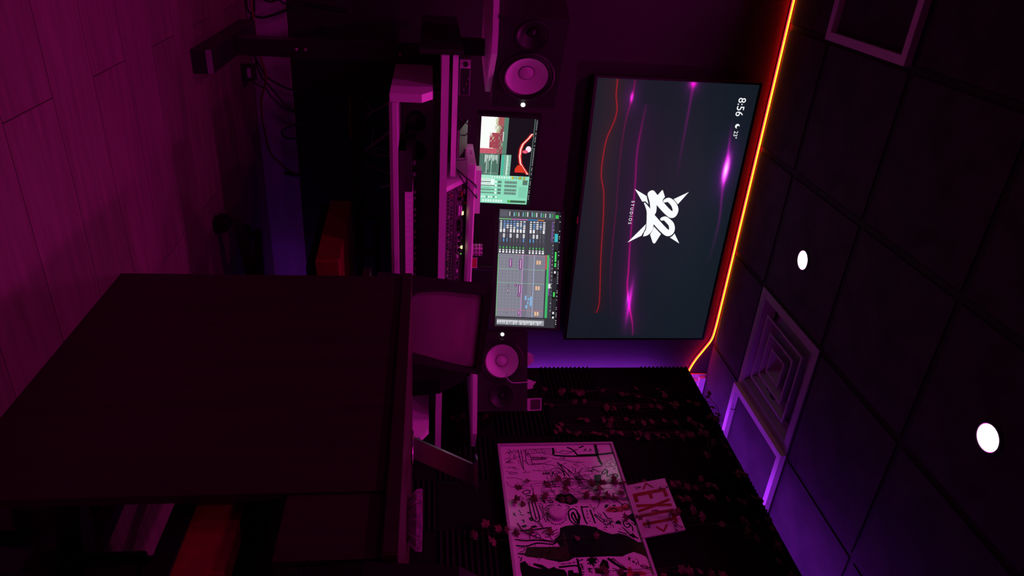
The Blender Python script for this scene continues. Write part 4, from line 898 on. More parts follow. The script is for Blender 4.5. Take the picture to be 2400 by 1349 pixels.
# ------------------------------------------------------------------ rack gear: two sloping faceplates
sl = Vector((0, .130, .090))
sl_len = sl.length
ang = math.atan2(.090, .130)
def rack_unit(name, label, t0, t1, extras):
    o = thing(name, label, 'rack unit', (1.3675, 2.615 + .130 * t0 + .0, .884 + .090 * t0 + .002), (ang, 0, 0))
    h = (t1 - t0) * sl_len - .003
    part('faceplate', box(B(), -.370, .001, -.012, .370, h, -.003), M['black'], o)
    part('chassis', box(B(), -.362, .012, -.03, .362, h - .002, -.012), M['steel'], o)
    extras(o, h)
    return o
def knob(o, x, y, r, h, m, ringm=None):
    bm = B()
    lathe(bm, [(r, -.003), (r, h * .7), (r * .85, h)], (x, y, 0), n=14)
    kb = part('knob', bm, M[m], o, smooth=False)
    if ringm:
        bm = B()
        lathe(bm, [(r * 1.35, -.003), (r * 1.35, .001), (r * 1.05, .0015)], (x, y, 0), n=14)
        part('knob_collar', bm, M[ringm], kb)
def lower(o, h):
    rr = random.Random(5)
    for i in range(46):
        bm = B()
        lathe(bm, [(.0035, -.003), (.0035, .002)], (-.355 + i * .0156, h * .3, 0), n=8)
        part('jack', bm, M['silverknob' if rr.random() < .35 else 'rubber'], o)
    for i in range(46):
        if rr.random() < .8:
            bm = B()
            lathe(bm, [(.0035, -.003), (.0035, .002)], (-.355 + i * .0156, h * .72, 0), n=8)
            part('jack', bm, M['silverknob' if rr.random() < .2 else 'rubber'], o)
    part('red_button', box(B(), -.352, h * .5, -.003, -.345, h * .62, .003), M['redink'], o)
def upper(o, h):
    def bar(x, y, w, d, m='key', nm='switch'):
        part(nm, box(B(), x - w / 2, y - d / 2, -.003, x + w / 2, y + d / 2, .005), M[m], o)
    y1 = h * .28
    bar(-.266, y1 + .002, .042, .008); bar(-.262, y1 + .018, .038, .008)
    bar(-.335, y1 + .02, .02, .005, 'redink'); bar(-.338, y1 + .042, .02, .004)
    for x in (-.145, -.116, -.087):
        knob(o, x, y1 + .008, .0085, .016, 'black', 'silverknob')
    for x in (-.315, -.215, -.20, -.18):
        knob(o, x, y1 + .012, .008, .012, 'black', 'darkred')
    bar(-.058, y1, .013, .008); bar(.010, y1, .013, .008)
    knob(o, -.03, y1, .007, .01, 'black', 'grey'); knob(o, .05, y1, .007, .01, 'black', 'grey'); knob(o, .1, y1, .007, .01, 'black', 'silverknob')
    for x in (-.243, -.087):
        part('meter_lamp', box(B(), x - .008, h * .60, -.002, x + .006, h * .70, .003), M['led_y'], o, bevel=.0015)
        part('meter_window', box(B(), x - .018, h * .5, -.003, x + .018, h * .86, -.001), M['rubber'], o)
    part('green_lamp', box(B(), -.059, h * .62, -.002, -.056, h * .66, .002), M['led_g'], o)
    knob(o, -.285, h * .86, .005, .012, 'pinkink')
rack_unit('patch_bay', 'black patch bay with rows of jacks in the sloping rack', 0.0, .40, lower)
rack_unit('preamp_unit', 'black preamp with knobs and two yellow meter lamps', .40, 1.0, upper)

# ------------------------------------------------------------------ piano-style controller on the tray
kb = thing('midi_keyboard', 'black controller keyboard with white keys on the desk tray', 'keyboard', (.80, 2.49, .704))
part('case', box(B(), 0, .02, 0, 1.06, .25, .028), M['black'], kb, bevel=.003)
part('rear_panel', box(B(), 0, .165, .028, 1.06, .25, .062), M['black'], kb, bevel=.003)
part('end_block', box(B(), 0, .0, 0, .15, .165, .050), M['black'], kb, bevel=.003)
part('end_block', box(B(), 1.022, .0, 0, 1.06, .165, .050), M['black'], kb, bevel=.003)
bm = box(B(), 0, .012, .024, .0225, .163, .053)
wk = mesh_of(bm, 'white_key'); wk.materials.append(M['key'])
bm = prism(B(), [(.060, .053), (.066, .064), (.163, .064), (.163, .053)], 0, .0125, 'X')
bk = mesh_of(bm, 'black_key'); bk.materials.append(M['rubber'])
for i in range(37):
    o = bpy.data.objects.new('white_key', wk); COL.objects.link(o); o.parent = kb; o.location = (.152 + .0235 * i, 0, 0)
    if i % 7 not in (2, 6) and i < 36:
        o = bpy.data.objects.new('black_key', bk); COL.objects.link(o); o.parent = kb; o.location = (.152 + .0235 * (i + 1) - .0068, 0, 0)
for xx in (.05, .095):
    bm = B()
    cyl(bm, (xx, .08, .048), (xx + .016, .08, .048), .02, 16)
    part('wheel', bm, M['rubber'], kb)
for i in range(8):
    bm = B()
    lathe(bm, [(.009, .062), (.009, .076), (.007, .078)], (.25 + i * .05, .205, 0), n=12)
    part('dial', bm, M['rubber'], kb)

# headphones lying on the tray behind the keys
hp = thing('headphones', 'black headphones lying on the tray left of the keys', 'headphones', (.80, 2.62, .732))
hp.location = (.86, 2.80, .704)
for sx in (-.1, .02):
    bm = B()
    lathe(bm, [(.036, 0), (.040, .006), (.040, .024), (.032, .034)], (sx, -.02, .058), (0, -1, .15), 20)
    part('ear_cup', bm, M['rubber'], hp, smooth=True)
bm = B()
tube(bm, [(-.1, -.0, .07), (-.11, .05, .05), (-.04, .09, .02), (.05, .06, .04), (.02, 0, .07)], .007, 8, 5)
part('headband', bm, M['black'], hp, smooth=True)

# ------------------------------------------------------------------ small things on the deck
dv = thing('monitor_controller', 'small desktop controller with a black volume dial', 'controller', (.571, 2.706, .922))
part('case', box(B(), -.066, 0, .004, .066, .09, .046), M['grey'], dv, bevel=.002)
part('front_plate', box(B(), -.034, -.003, .009, .064, 0, .042), M['black'], dv)
part('light_plate', box(B(), -.066, -.003, .006, -.035, 0, .045), M['key'], dv)
bm = B(); lathe(bm, [(.0095, 0), (.0095, .014), (.008, .016)], (-.051, -.003, .026), (0, -1, 0), 18)
part('volume_dial', bm, M['rubber'], dv)
for zz, xx in ((.017, -.04), (.037, .0), (.030, .02), (.020, .04)):
    part('button', box(B(), xx, -.005, zz, xx + .006, -.002, zz + .004), M['grey'], dv)
for sx in (-.055, .055):
    for yy in (.01, .08):
        bm = B(); lathe(bm, [(.006, 0), (.006, .004)], (sx, yy, 0), n=8)
        part('foot', bm, M['rubber'], dv)

ai = thing('audio_interface', 'slanted dark interface box with cables on the riser board', 'audio interface', (.83, 2.68, .922), (0, 0, R(4)))
part('case', prism(B(), [(.03, 0), (.03, .012), (.16, .05), (.16, 0)], -.055, .06, 'X'), M['steel'], ai, bevel=.002)
part('edge_strip', box(B(), -.056, .028, .004, .061, .031, .010), M['grey'], ai)
for i in range(10):
    part('port', box(B(), -.048 + i * .0105, .026, .0045, -.042 + i * .0105, .029, .008), M['silverknob'], ai)
def cable(name, label, pts, r, m, group='loose cables around the desk', k=6):
    c = pts[0]
    bm = B()
    tube(bm, [(p[0] - c[0], p[1] - c[1], p[2] - c[2]) for p in pts], r, 7, k)
    o = part(name, bm, M[m], None, smooth=True, loc=c)
    return tag(o, label, 'cable', group)
cable('audio_cable', 'thin red-lit cable looping up behind the rack roof', [(.88, 2.80, .965), (.90, 2.86, .99), (.93, 2.86, .985), (.95, 2.88, .945), (.955, 2.92, .89)], .003, 'greycable')
cable('audio_cable', 'black cable drooping over the rack roof to the meters', [(.93, 2.70, .928), (.955, 2.69, .96), (.99, 2.702, 1.0), (1.02, 2.74, 1.012), (1.03, 2.80, 1.012)], .003, 'rubber')
cable('audio_cable', 'black cable hooked across the rack corner by the white side', [(.925, 2.69, .925), (.955, 2.66, .945), (1.01, 2.68, .985), (1.05, 2.702, 1.012), (1.055, 2.76, 1.012)], .0028, 'rubber')
cable('audio_cable', 'thin cable arching beside the riser board and small controller', [(.70, 2.69, .925), (.73, 2.70, .94), (.76, 2.72, .975), (.80, 2.74, .96), (.81, 2.78, .93)], .0022, 'rubber')

bx = tag(part('white_box', box(B(), -.1, 0, 0, .1, .06, .036), M['white'], loc=(1.10, 2.90, 1.006), bevel=.003), 'small white box on the rack roof under the left monitor', 'box')
dc = thing('patterned_cup', 'small zigzag patterned cup on the rack roof', 'cup', (1.33, 2.80, 1.006))
bm = B(); lathe(bm, [(.022, 0), (.026, .004), (.027, .045), (.024, .046), (.022, .006)], n=22, cap=True)
part('body', bm, M['paper'], dc, smooth=True)
for zz in (.012, .026, .040):
    for i in range(9):
        a = i / 9 * 6.283
        bm = B()
        p = [(.0275 * math.cos(a + t), .0275 * math.sin(a + t), zz + (0.004 if j % 2 else -.002)) for j, t in enumerate((0, .2, .4))]
        tube(bm, p, .0022, 5)
        part('zigzag', bm, M['ink'], dc)
cd = thing('playing_card', 'red patterned card standing on the rack roof', 'card', (1.395, 2.80, 1.006))
part('sheet', box(B(), -.026, 0, 0, .026, .002, .028), M['paper'], cd)
part('print', box(B(), -.022, -.0006, .003, .022, 0, .024), M['card'], cd)

# ------------------------------------------------------------------ monitors
def rect(a, x0, x1, y0, y1, c):
    H, W, _ = a.shape
    a[int(y0 * H):max(int(y0 * H) + 1, int(y1 * H)), int(x0 * W):max(int(x0 * W) + 1, int(x1 * W))] = c
def monitor(name, label, center, az, tilt, roll, w, h, pic, foot):
    e = pose(az, tilt, roll)
    o = thing(name, label, 'monitor', center, e, group='computer monitors on the desk')
    b = .012
    part('back_shell', box(B(), -w / 2 - b, .004, -h / 2 - b - .008, w / 2 + b, .028, h / 2 + b), M['black'], o, bevel=.004)
    for a0, b0, a1, b1 in ((-w / 2 - b, -h / 2 - b - .008, -w / 2, h / 2 + b), (w / 2, -h / 2 - b - .008, w / 2 + b, h / 2 + b), (-w / 2, h / 2, w / 2, h / 2 + b), (-w / 2, -h / 2 - b - .008, w / 2, -h / 2)):
        part('bezel', box(B(), a0, -.003, b0, a1, .004, b1), M['black'], o)
    screen_grid('screen', pic, w, h, 0.0, M['screen'], o)
    inv = (Matrix.Translation(center) @ e.to_matrix().to_4x4()).inverted()
    bm = B()
    p0 = Vector((0, .03, -h * .1)); p1 = inv @ Vector((foot[0], foot[1], .90))
    tube(bm, [p0, p0 + Vector((0, .05, -.04)), p1], .016, 10)
    part('stand_neck', bm, M['steel'], o)
    bm = B()
    lathe(bm, [(.09, 0), (.09, .008), (.03, .014)], p1 - (inv.to_3x3() @ Vector((0, 0, .0155))), inv.to_3x3() @ Vector((0, 0, 1)), 24)
    part('stand_base', bm, M['steel'], o)
    return o
rg = np.random.RandomState(2)
def pic_left():
    W, H = 400, 214
    a = np.zeros((H, W, 3)); a[:] = (18, 16, 22)
    rect(a, 0, 1, .955, 1, (24, 24, 28))
    for i in range(60):
        if rg.rand() < .6: rect(a, .02 + i * .016, .026 + i * .016, .972, .986, (210, 215, 225))
    rect(a, 0, .66, .935, .955, (74, 96, 88))
    # photo: bright cloud over maroon
    yy, xx = np.mgrid[0:H, 0:W]; un, vn = xx / W, yy / H
    ph = (un < .405) & (vn < .405)
    n = sum(np.sin(un * k1 * 25 + p1) * np.cos(vn * k2 * 23 + p2) for k1, k2, p1, p2 in ((1, 1.3, 0, 1), (2.1, 1.7, 2, .4), (3.4, 3.9, 1, 2.2), (6, 5, .3, .8), (11, 9, 1.3, .2), (17, 21, .6, 1.9))) / 2.6
    edge = .27 - .32 * np.clip(un - .12, 0, 1) + .05 * n
    a[ph] = (150, 72, 84)
    a[ph & (vn < edge + .07)] = (196, 196, 160)
    a[ph & (n > .45) & (vn > .2)] = (140, 170, 140)
    a[ph & (vn < edge)] = (250, 255, 250)
    a[ph & (un > .17) & (un < .34) & (vn > .16) & (vn < .32) & (n > -.5)] = (165, 68, 82)
    a[ph & (un > .345) & (vn < .3)] = (200, 92, 110)
    a[ph & (un < .09) & (vn > .3)] = (170, 90, 92)
    rect(a, 0, .405, .405, .485, (88, 128, 112)); rect(a, .16, .26, .40, .412, (230, 240, 235))
    # list pane
    rect(a, .405, .655, 0, .37, (72, 104, 92))
    for i in range(12):
        rect(a, .405, .655, .02 + i * .03, .032 + i * .03, (92, 130, 116))
    for i in range(15):
        y = .10 + i * .016
        L = .03 + .08 * rg.rand() + (.12 if i in (2, 4) else 0)
        rect(a, .42, .42 + L, y, y + .0085, (225, 240, 232))
        rect(a, .63, .637, y, y + .0085, (190, 215, 205))
    rect(a, .405, .655, .22, .23, (150, 210, 190))
    rect(a, .41, .655, .40, .58, (120, 170, 150)); rect(a, .415, .65, .42, .45, (60, 190, 160)); rect(a, .415, .65, .50, .525, (205, 240, 225))
    for i in range(22): rect(a, .42 + i * .0105, .426 + i * .0105, .535, .545, (235, 250, 245) if rg.rand() < .6 else (90, 130, 120))
    # mint routing matrix
    rect(a, .655, 1, 0, .955, (142, 222, 190)); rect(a, .655, .70, .0, .24, (168, 232, 205)); rect(a, .70, .79, .03, .31, (235, 255, 248))
    for i in range(13):
        rect(a, .665, .69, .25 + i * .045, .275 + i * .045, (225, 250, 240) if i < 9 else (120, 160, 120))
    rect(a, .662, .695, .62, .655, (200, 190, 60)); rect(a, .662, .695, .76, .80, (170, 170, 70)); rect(a, .662, .695, .84, .88, (170, 170, 70))
    for i, x in enumerate((.73, .775, .825, .865)):
        rect(a, x, x + .014, .06, .06 + (.18 if i == 0 else .27), (92, 130, 118)); rect(a, x - .018, x - .014, .07, .24, (110, 150, 136))
        rect(a, x - .01, x + .022, .37, .44, (96, 134, 122)); rect(a, x - .01, x + .022, .50, .73, (92, 128, 118))
        for k in range(4): rect(a, x - .006, x + .018, .515 + k * .055, .555 + k * .055, (112, 148, 136))
        rect(a, x - .006, x + .016, .32, .355, (236, 255, 250))
    for i in range(8):
        rect(a, .91, .935, .03 + i * .045, .055 + i * .045, (228, 250, 242) if i % 3 else (100, 140, 128))
        rect(a, .955, .985, .10 + i * .05, .13 + i * .05, (236, 255, 250))
    rect(a, .955, .985, .58, .93, (60, 100, 72)); rect(a, .957, .983, .59, .64, (80, 190, 80)); rect(a, .95, 1, 0, .06, (225, 250, 240))
    rect(a, .78, .92, .78, .93, (128, 205, 176)); rect(a, .70, .76, .84, .93, (90, 120, 108))
    # red waveform in the dark window
    dark = (un < .655) & (vn > .59) & (vn < .93) | (un < .405) & (vn > .49) & (vn < .93)
    yc = np.interp(un, [.16, .22, .28, .34, .42, .50, .55, .62], [.92, .85, .765, .735, .73, .755, .81, .90])
    d = np.abs(vn - yc); on = dark & (un > .16) & (un < .63)
    a[on & (d < .05 * (.35 + .5 * np.abs(np.sin(un * 160))))] = (170, 24, 24)
    a[on & (d < .024)] = (232, 58, 44); a[on & (d < .012)] = (255, 215, 210)
    a[dark & (un > .52) & (un < .61) & (vn > .66) & (vn < yc) & (vn > .68 - (un - .55))] = (215, 52, 32)
    a[dark & (((un - .335) / .035) ** 2 + ((vn - .875) / .05) ** 2 < 1)] = (255, 225, 245)
    a[dark & (((un - .365) / .02) ** 2 + ((vn - .82) / .05) ** 2 < 1)] = (235, 90, 120)
    return a
def pic_right():
    W, H = 400, 214
    a = np.zeros((H, W, 3)); a[:] = (62, 62, 70)
    rect(a, 0, 1, .965, 1, (20, 20, 24))
    for i in range(60):
        if rg.rand() < .5: rect(a, .02 + i * .016, .026 + i * .016, .976, .99, (200, 200, 205))
    rect(a, 0, 1, .90, .962, (40, 40, 46))
    for x0, x1, c in ((.03, .06, (60, 190, 90)), (.19, .26, (60, 185, 195)), (.33, .48, (20, 22, 22)), (.50, .57, (20, 22, 22)), (.68, .75, (20, 22, 22)), (.85, .95, (20, 22, 22))):
        rect(a, x0, x1, .905, .957, c)
    for x0, x1 in ((.345, .43), (.44, .475), (.51, .53), (.69, .73), (.86, .88), (.90, .94)):
        rect(a, x0, x1, .918, .945, (70, 215, 100) if x0 in (.345, .44, .69) else (225, 228, 230))
    for i in range(24):
        rect(a, .09 + i * .033, .097 + i * .033, .875, .89, (185, 188, 195) if rg.rand() < .6 else (90, 130, 190))
    rect(a, .09, .26, .855, .872, (120, 80, 150)); rect(a, .40, .72, .84, .852, (150, 90, 170)); rect(a, .62, .66, .835, .87, (225, 225, 230))
    rect(a, .375, .915, .795, .832, (60, 185, 105)); rect(a, .375, .50, .775, .795, (190, 70, 80))
    # left strip and track list
    rect(a, 0, .075, 0, .9, (78, 78, 86)); rect(a, .01, .06, .02, .14, (92, 92, 104))
    for i in range(20):
        y = .16 + i * .036
        rect(a, .015 + .01 * rg.rand(), .055, y, y + .016, [(205, 208, 214), (60, 60, 64), (120, 190, 210), (60, 150, 90)][i % 4])
    for y0, y1, c in ((0, .2, (120, 200, 130)), (.2, .46, (200, 120, 190)), (.46, .62, (40, 140, 215)), (.62, .72, (215, 130, 70))):
        rect(a, .078, .086, y0, y1, c)
    rect(a, .086, .375, 0, .755, (70, 70, 80)); 
    for i in range(14):
        y = .015 + i * .053
        if i == 8: continue
        rect(a, .086, .375, y - .006, y - .002, (34, 34, 40))
        for k in range(4):
            rect(a, .095 + k * .018, .107 + k * .018, y + .004, y + .04, (215, 218, 222) if rg.rand() < .7 else (110, 150, 200))
        rect(a, .165, .195, y + .006, y + .038, (225, 226, 230) if rg.rand() < .7 else (100, 100, 112))
        rect(a, .205, .24, y + .006, y + .038, (205, 206, 212) if rg.rand() < .5 else (84, 84, 94))
        rect(a, .245, .275, y + .01, y + .028, (90, 150, 210) if rg.rand() < .3 else (86, 86, 96))
        rect(a, .315, .335, y + .006, y + .036, (40, 90, 52)); rect(a, .318, .330, y + .014, y + .026, (110, 220, 120))
        rect(a, .340, .352, y + .006, y + .036, (225, 226, 230)); rect(a, .356, .370, y + .006, y + .036, (235, 236, 240))
    # arrange window
    rect(a, .378, .915, .01, .775, (134, 134, 148)); rect(a, .378, .915, .42, .50, (118, 116, 134)); rect(a, .378, .915, .56, .775, (126, 126, 140))
    for i in range(13): rect(a, .378, .915, .03 + i * .055, .034 + i * .055, (112, 112, 126))
    for i in range(20): rect(a, .39 + i * .027, .392 + i * .027, .01, .775, (118, 118, 132))
    rect(a, .378, .915, .405, .415, (215, 150, 215)); rect(a, .378, .915, .585, .595, (175, 185, 225)); rect(a, .378, .915, .012, .02, (120, 200, 130))
    for x in (.505, .625): rect(a, x, x + .003, .01, .775, (140, 205, 160))
    rect(a, .855, .858, .01, .775, (215, 110, 130)); rect(a, .385, .388, .3, .775, (200, 120, 150))
    def clip(x0, x1, y, c, h=.045):
        rect(a, x0, x1, y, y + h, c); rect(a, x0 + .006, x1 - .006, y + h * .4, y + h * .6, (235, 215, 235))
    for x0, x1, y in ((.42, .49, .19), (.42, .51, .355), (.635, .655, .29), (.64, .715, .355), (.72, .74, .345), (.86, .90, .36)): clip(x0, x1, y, (128, 66, 128))
    for x0, x1, y in ((.64, .66, .18), (.68, .71, .17), (.865, .885, .17)): clip(x0, x1, y, (104, 92, 116), .03)
    for x in (.425, .645, .865):
        for y in (.63, .67): clip(x, x + .035, y, (226, 178, 128), .03)
    for x0, x1, y in ((.73, .77, .465), (.75, .77, .51), (.785, .80, .5), (.735, .82, .55), (.81, .84, .48)): clip(x0, x1, y, (110, 170, 215), .03)
    # right-hand strip of level bars
    rect(a, .918, 1, 0, .965, (52, 52, 58)); rect(a, .925, .985, .03, .79, (150, 152, 158))
    for i in range(34):
        rect(a, .945, .96 + .024 * rg.rand(), .04 + i * .0215, .052 + i * .0215, (230, 232, 236))
    rect(a, .925, .94, .02, .79, (82, 82, 90)); rect(a, .945, .985, .37, .376, (40, 40, 44))
    return a
monitor('computer_monitor', 'bright left monitor with mint panels and a red waveform', (1.007, 3.038, 1.163), 74.2, -3.0, -.74, .46, .245, pic_left(), (1.03, 3.14))
monitor('computer_monitor', 'right monitor showing a grey music arrangement timeline', (1.515, 2.985, 1.295), 117.2, -3.2, 1.75, .56, .30, pic_right(), (1.58, 3.14))

# ------------------------------------------------------------------ studio speakers lying on their sides
def speaker(label, center, az, s):
    o = thing('studio_speaker', label, 'speaker', center, pose(az), group='studio speakers on the desk shelves')
    w, h, d = .39, .25, .33
    xw, xt, zc = s * .05, -s * .122, h / 2
    part('cabinet', box(B(), -w / 2, .0305, 0, w / 2, d, h), M['spk'], o, bevel=.008, seg=3)
    bm = B()
    loops = [[(-w / 2, 0), (w / 2, 0), (w / 2, h), (-w / 2, h)]]
    for xc, rr in ((xw, .1), (xt, .055)):
        loops.append([(xc + rr * math.cos(6.28318 * i / 32), zc + rr * math.sin(6.28318 * i / 32)) for i in range(32)])
    es = []
    for L in loops:
        vs_ = [bm.verts.new((x, 0, z)) for x, z in L]
        es += [bm.edges.new((vs_[i], vs_[(i + 1) % len(vs_)])) for i in range(len(vs_))]
    bmesh.ops.triangle_fill(bm, edges=es, use_beauty=True)
    ex = bmesh.ops.extrude_face_region(bm, geom=list(bm.faces))
    bmesh.ops.translate(bm, verts=[v for v in ex['geom'] if isinstance(v, bmesh.types.BMVert)], vec=(0, .03, 0))
    part('baffle', bm, M['spk'], o)
    ax = (0, -1, 0)
    bm = B(); lathe(bm, [(.107, .0), (.106, .006), (.099, .009), (.094, .004)], (xw, 0, zc), ax, 36, cap=False)
    wf = part('woofer_rim', bm, M['black'], o, smooth=True)
    bm = B(); lathe(bm, [(.098, .002), (.092, .009), (.084, .006), (.080, .001)], (xw, 0, zc), ax, 36, cap=False)
    part('surround', bm, M['rubber'], wf, smooth=True)
    bm = B(); lathe(bm, [(.081, .002), (.06, -.012), (.030, -.024)], (xw, 0, zc), ax, 36, cap=False)
    part('cone', bm, M['cone'], wf, smooth=True)
    bm = B(); lathe(bm, [(.030, -.024), (.0302, -.022), (.0285, -.0215)], (xw, 0, zc), ax, 30, cap=False)
    part('cap_seam', bm, M['rubber'], wf)
    bm = B(); lathe(bm, [(.0285, -.022), (.024, -.016), (.014, -.011), (.0004, -.009)], (xw, 0, zc), ax, 30, cap=False)
    part('dust_cap', bm, M['cone'], wf, smooth=True)
    bm = B(); lathe(bm, [(.064, .001), (.063, .004), (.055, -.004), (.030, -.018), (.018, -.022)], (xt, -.0005, zc), ax, 32, cap=False)
    tw = part('tweeter_horn', bm, M['black'], o, smooth=True)
    bm = B(); lathe(bm, [(.018, -.022), (.014, -.013), (.0004, -.009)], (xt, -.0005, zc), ax, 20, cap=False)
    part('tweeter_dome', bm, M['rubber'], tw, smooth=True)
    bm = B(); lathe(bm, [(.0085, 0), (.0085, .004)], (s * .180, 0, zc), ax, 18)
    part('power_emblem', bm, M['led_w'], o)
    for sx in (-1, 1):
        for zz in (.02, h - .02):
            bm = B(); lathe(bm, [(.004, 0), (.004, .002)], (sx * (w / 2 - .02), 0, zz), ax, 8)
            part('screw', bm, M['rubber'], o)
    return o
speaker('left studio speaker lying sideways with a large white cone', (.510, 2.680, 1.056), 66, 1)
speaker('right studio speaker lying sideways beside the foam partition', (1.988, 2.81, 1.056), 120, -1)
# paper scraps and photos on top of the right speaker
for nm, lab, x, y, rz, w, h, ty in (('photo_card', 'white instant photo propped on the right speaker, nearest the foam', 2.14, 2.74, -25, .062, .075, 8), ('paper_scrap', 'torn white paper scrap standing on the right speaker', 2.06, 2.80, -30, .05, .05, -12), ('paper_scrap', 'pointed paper scrap at the left end of the right speaker', 1.95, 2.86, -20, .07, .038, 20)):
    o = thing(nm, lab, 'paper', (x, y, 1.3065), (R(-8), 0, R(rz)))
    if nm == 'photo_card':
        part('card', box(B(), -w / 2, 0, 0, w / 2, .0015, h), M['paper'], o)
        part('picture', box(B(), -w / 2 + .006, -.0006, .018, w / 2 - .006, 0, h - .006), M['darkred'], o)
    else:
        part('sheet', prism(B(), [(-w / 2, 0), (w / 2, 0), (w * .44, h * .55), (w * .28, h * .7), (w * .2, h * .62), (ty / 1000, h), (-w * .25, h * .82), (-w * .42, h * .4)], 0, .0015, 'Y'), M['paper'], o)
cable('audio_cable', 'thin pale cable drooping in front of the right speaker cone', [(2.02, 2.765, 1.315), (2.01, 2.745, 1.26), (2.0, 2.735, 1.22), (1.975, 2.74, 1.195), (1.955, 2.75, 1.20)], .003, 'greycable')
# ================================================================== FOREGROUND TABLE
tb = thing('wooden_table', 'dark wooden table with a full side panel in the foreground', 'table', (1.41, 1.28, 0))
TX, TY = 1.41, 1.28
def tbox(name, x0, y0, z0, x1, y1, z1, m='wood', bevel=0.0):
    return part(name, box(B(), x0 - TX, y0 - TY, z0, x1 - TX, y1 - TY, z1), M[m], tb, bevel=bevel)
tbox('tabletop', .918, .795, .747, 1.60, 1.772, .772, 'top', bevel=.002)
tbox('side_panel', .926, .945, .0, .944, 1.768, .747)
tbox('apron', .930, .800, .575, .944, .945, .747)
tbox('leg', 1.54, .81, .0, 1.585, .855, .747, bevel=.003)
tbox('leg', 1.54, 1.715, .0, 1.585, 1.76, .747, bevel=.003)
tbox('cross_rail', .944, 1.735, .66, 1.54, 1.753, .747)
tbox('edge_banding', .9165, .80, .7475, .9178, 1.77, .7715, 'wood')

# slanted chrome stand on the table
cs = thing('chrome_stand', 'slanted chrome stand with a thin round top on the wooden table', 'stand', (1.40, 1.60, .772), pose(118))
bm = B(); lathe(bm, [(.05, 0), (.05, .005), (.046, .007)], n=28)
part('base_plate', bm, M['chrome'], cs, smooth=False)
bm = B()
q0 = [(-.030, -.012), (.030, -.012), (.030, .012), (-.030, .012)]
lo = [bm.verts.new((x, y, .005)) for x, y in q0]
hi = [bm.verts.new((x + .085, y, .188)) for x, y in q0]
bm.faces.new(lo); bm.faces.new(hi)
for i in range(4):
    bm.faces.new((lo[i], lo[(i + 1) % 4], hi[(i + 1) % 4], hi[i]))
part('post', bm, M['chrome'], cs, bevel=.008, seg=3)
bm = B(); lathe(bm, [(.060, .188), (.064, .190), (.064, .193)], (.09, 0, 0), n=28)
part('top_plate', bm, M['chrome'], cs)

# cut-glass ashtray
at_ = thing('glass_ashtray', 'octagonal cut glass ashtray on the wooden table', 'ashtray', (1.325, 1.25, .772))
bm = B(); lathe(bm, [(.048, 0), (.070, .022), (.072, .036), (.056, .036), (.045, .012)], n=10)
part('bowl', bm, M['glass'], at_)
for i in range(10):
    a = i / 10 * 6.2832 + .1
    bm = B()
    tube(bm, [(.050 * math.cos(a), .050 * math.sin(a), .003), (.071 * math.cos(a), .071 * math.sin(a), .022), (.073 * math.cos(a), .073 * math.sin(a), .035)], .004, 5)
    part('facet', bm, M['glass'], at_)

# ================================================================== OLD TUBE TELEVISION on a stool behind the table
st_ = thing('stool', 'low black stool carrying the old tube television', 'stool', (1.25, 1.99, 0))
part('seat', box(B(), -.15, -.11, .60, .15, .17, .625), M['wood'], st_, bevel=.004)
for sx in (-.10, .12):
    for sy in (-.08, .10):
        bm = B(); cyl(bm, (sx, sy, 0), (sx * .85, sy * .85, .60), .014, 10)
        part('leg', bm, M['steel'], st_)
ct = thing('tube_television', 'old dark tube television tilted behind the wooden table', 'television', (1.157, 1.90, .66), pose(116))
zb = .66
# bezel: outline minus screen opening, built as a loft between outer and inner loop
outer = [(-.158, 0), (-.148, .109), (-.134, .232), (-.124, .352), (-.113, .362), (.153, .327), (.166, .319), (.152, .235), (.126, .111), (.108, 0)]
inner = [(-.060, .085), (-.095, .125), (-.100, .20), (-.088, .325), (-.080, .333), (.145, .311), (.149, .302), (.135, .232), (.100, .111), (.075, .085)]
def loop_obj(name, A, ya, Bp, yb, m, parent, cap_b=False, cap_a=False, bevel=0):
    bm = B()
    va = [bm.verts.new((x, ya, z)) for x, z in A]
    vb = [bm.verts.new((x, yb, z)) for x, z in Bp]
    n = len(A)
    for i in range(n):
        bm.faces.new((va[i], va[(i + 1) % n], vb[(i + 1) % n], vb[i]))
    if cap_b:
        bm.faces.new(vb)
    if cap_a:
        bm.faces.new(va)
    return part(name, bm, m, parent, bevel=bevel)
bzl = loop_obj('bezel', outer, 0, inner, .004, M['crtcase'], ct)
loop_obj('bezel_inner', inner, .004, [(x * .97, z * .985 + .003) for x, z in inner], .022, M['black'], bzl)
back = [(x * .5 + .01, z * .6 + .06) for x, z in outer]
mid = [(x * .94, z * .98) for x, z in outer]
loop_obj('case', outer, 0.001, mid, .07, M['crtcase'], ct)
loop_obj('tube_housing', mid, .07, back, .26, M['crtcase'], ct, cap_b=True)
# bulged glass face
bm = B()
g = 10
I = [Vector((x * .97, .02, z * .985 + .003)) for x, z in inner]
c = sum(I, Vector()) / len(I)
rings = []
for k in range(5):
    f = 1 - k / 5
    rings.append([bm.verts.new(c + (p - c) * f + Vector((0, -.014 * (1 - f * f), 0))) for p in I])
for a, b in zip(rings, rings[1:]):
    for i in range(len(I)):
        bm.faces.new((a[i], a[(i + 1) % len(I)], b[(i + 1) % len(I)], b[i]))
bm.faces.new(rings[-1])
part('glass_face', bm, M['crt'], ct, smooth=True)
part('foot', box(B(), -.13, .02, -.035, -.09, .2, .003), M['black'], ct)
part('foot', box(B(), .06, .02, -.035, .10, .2, .003), M['black'], ct)

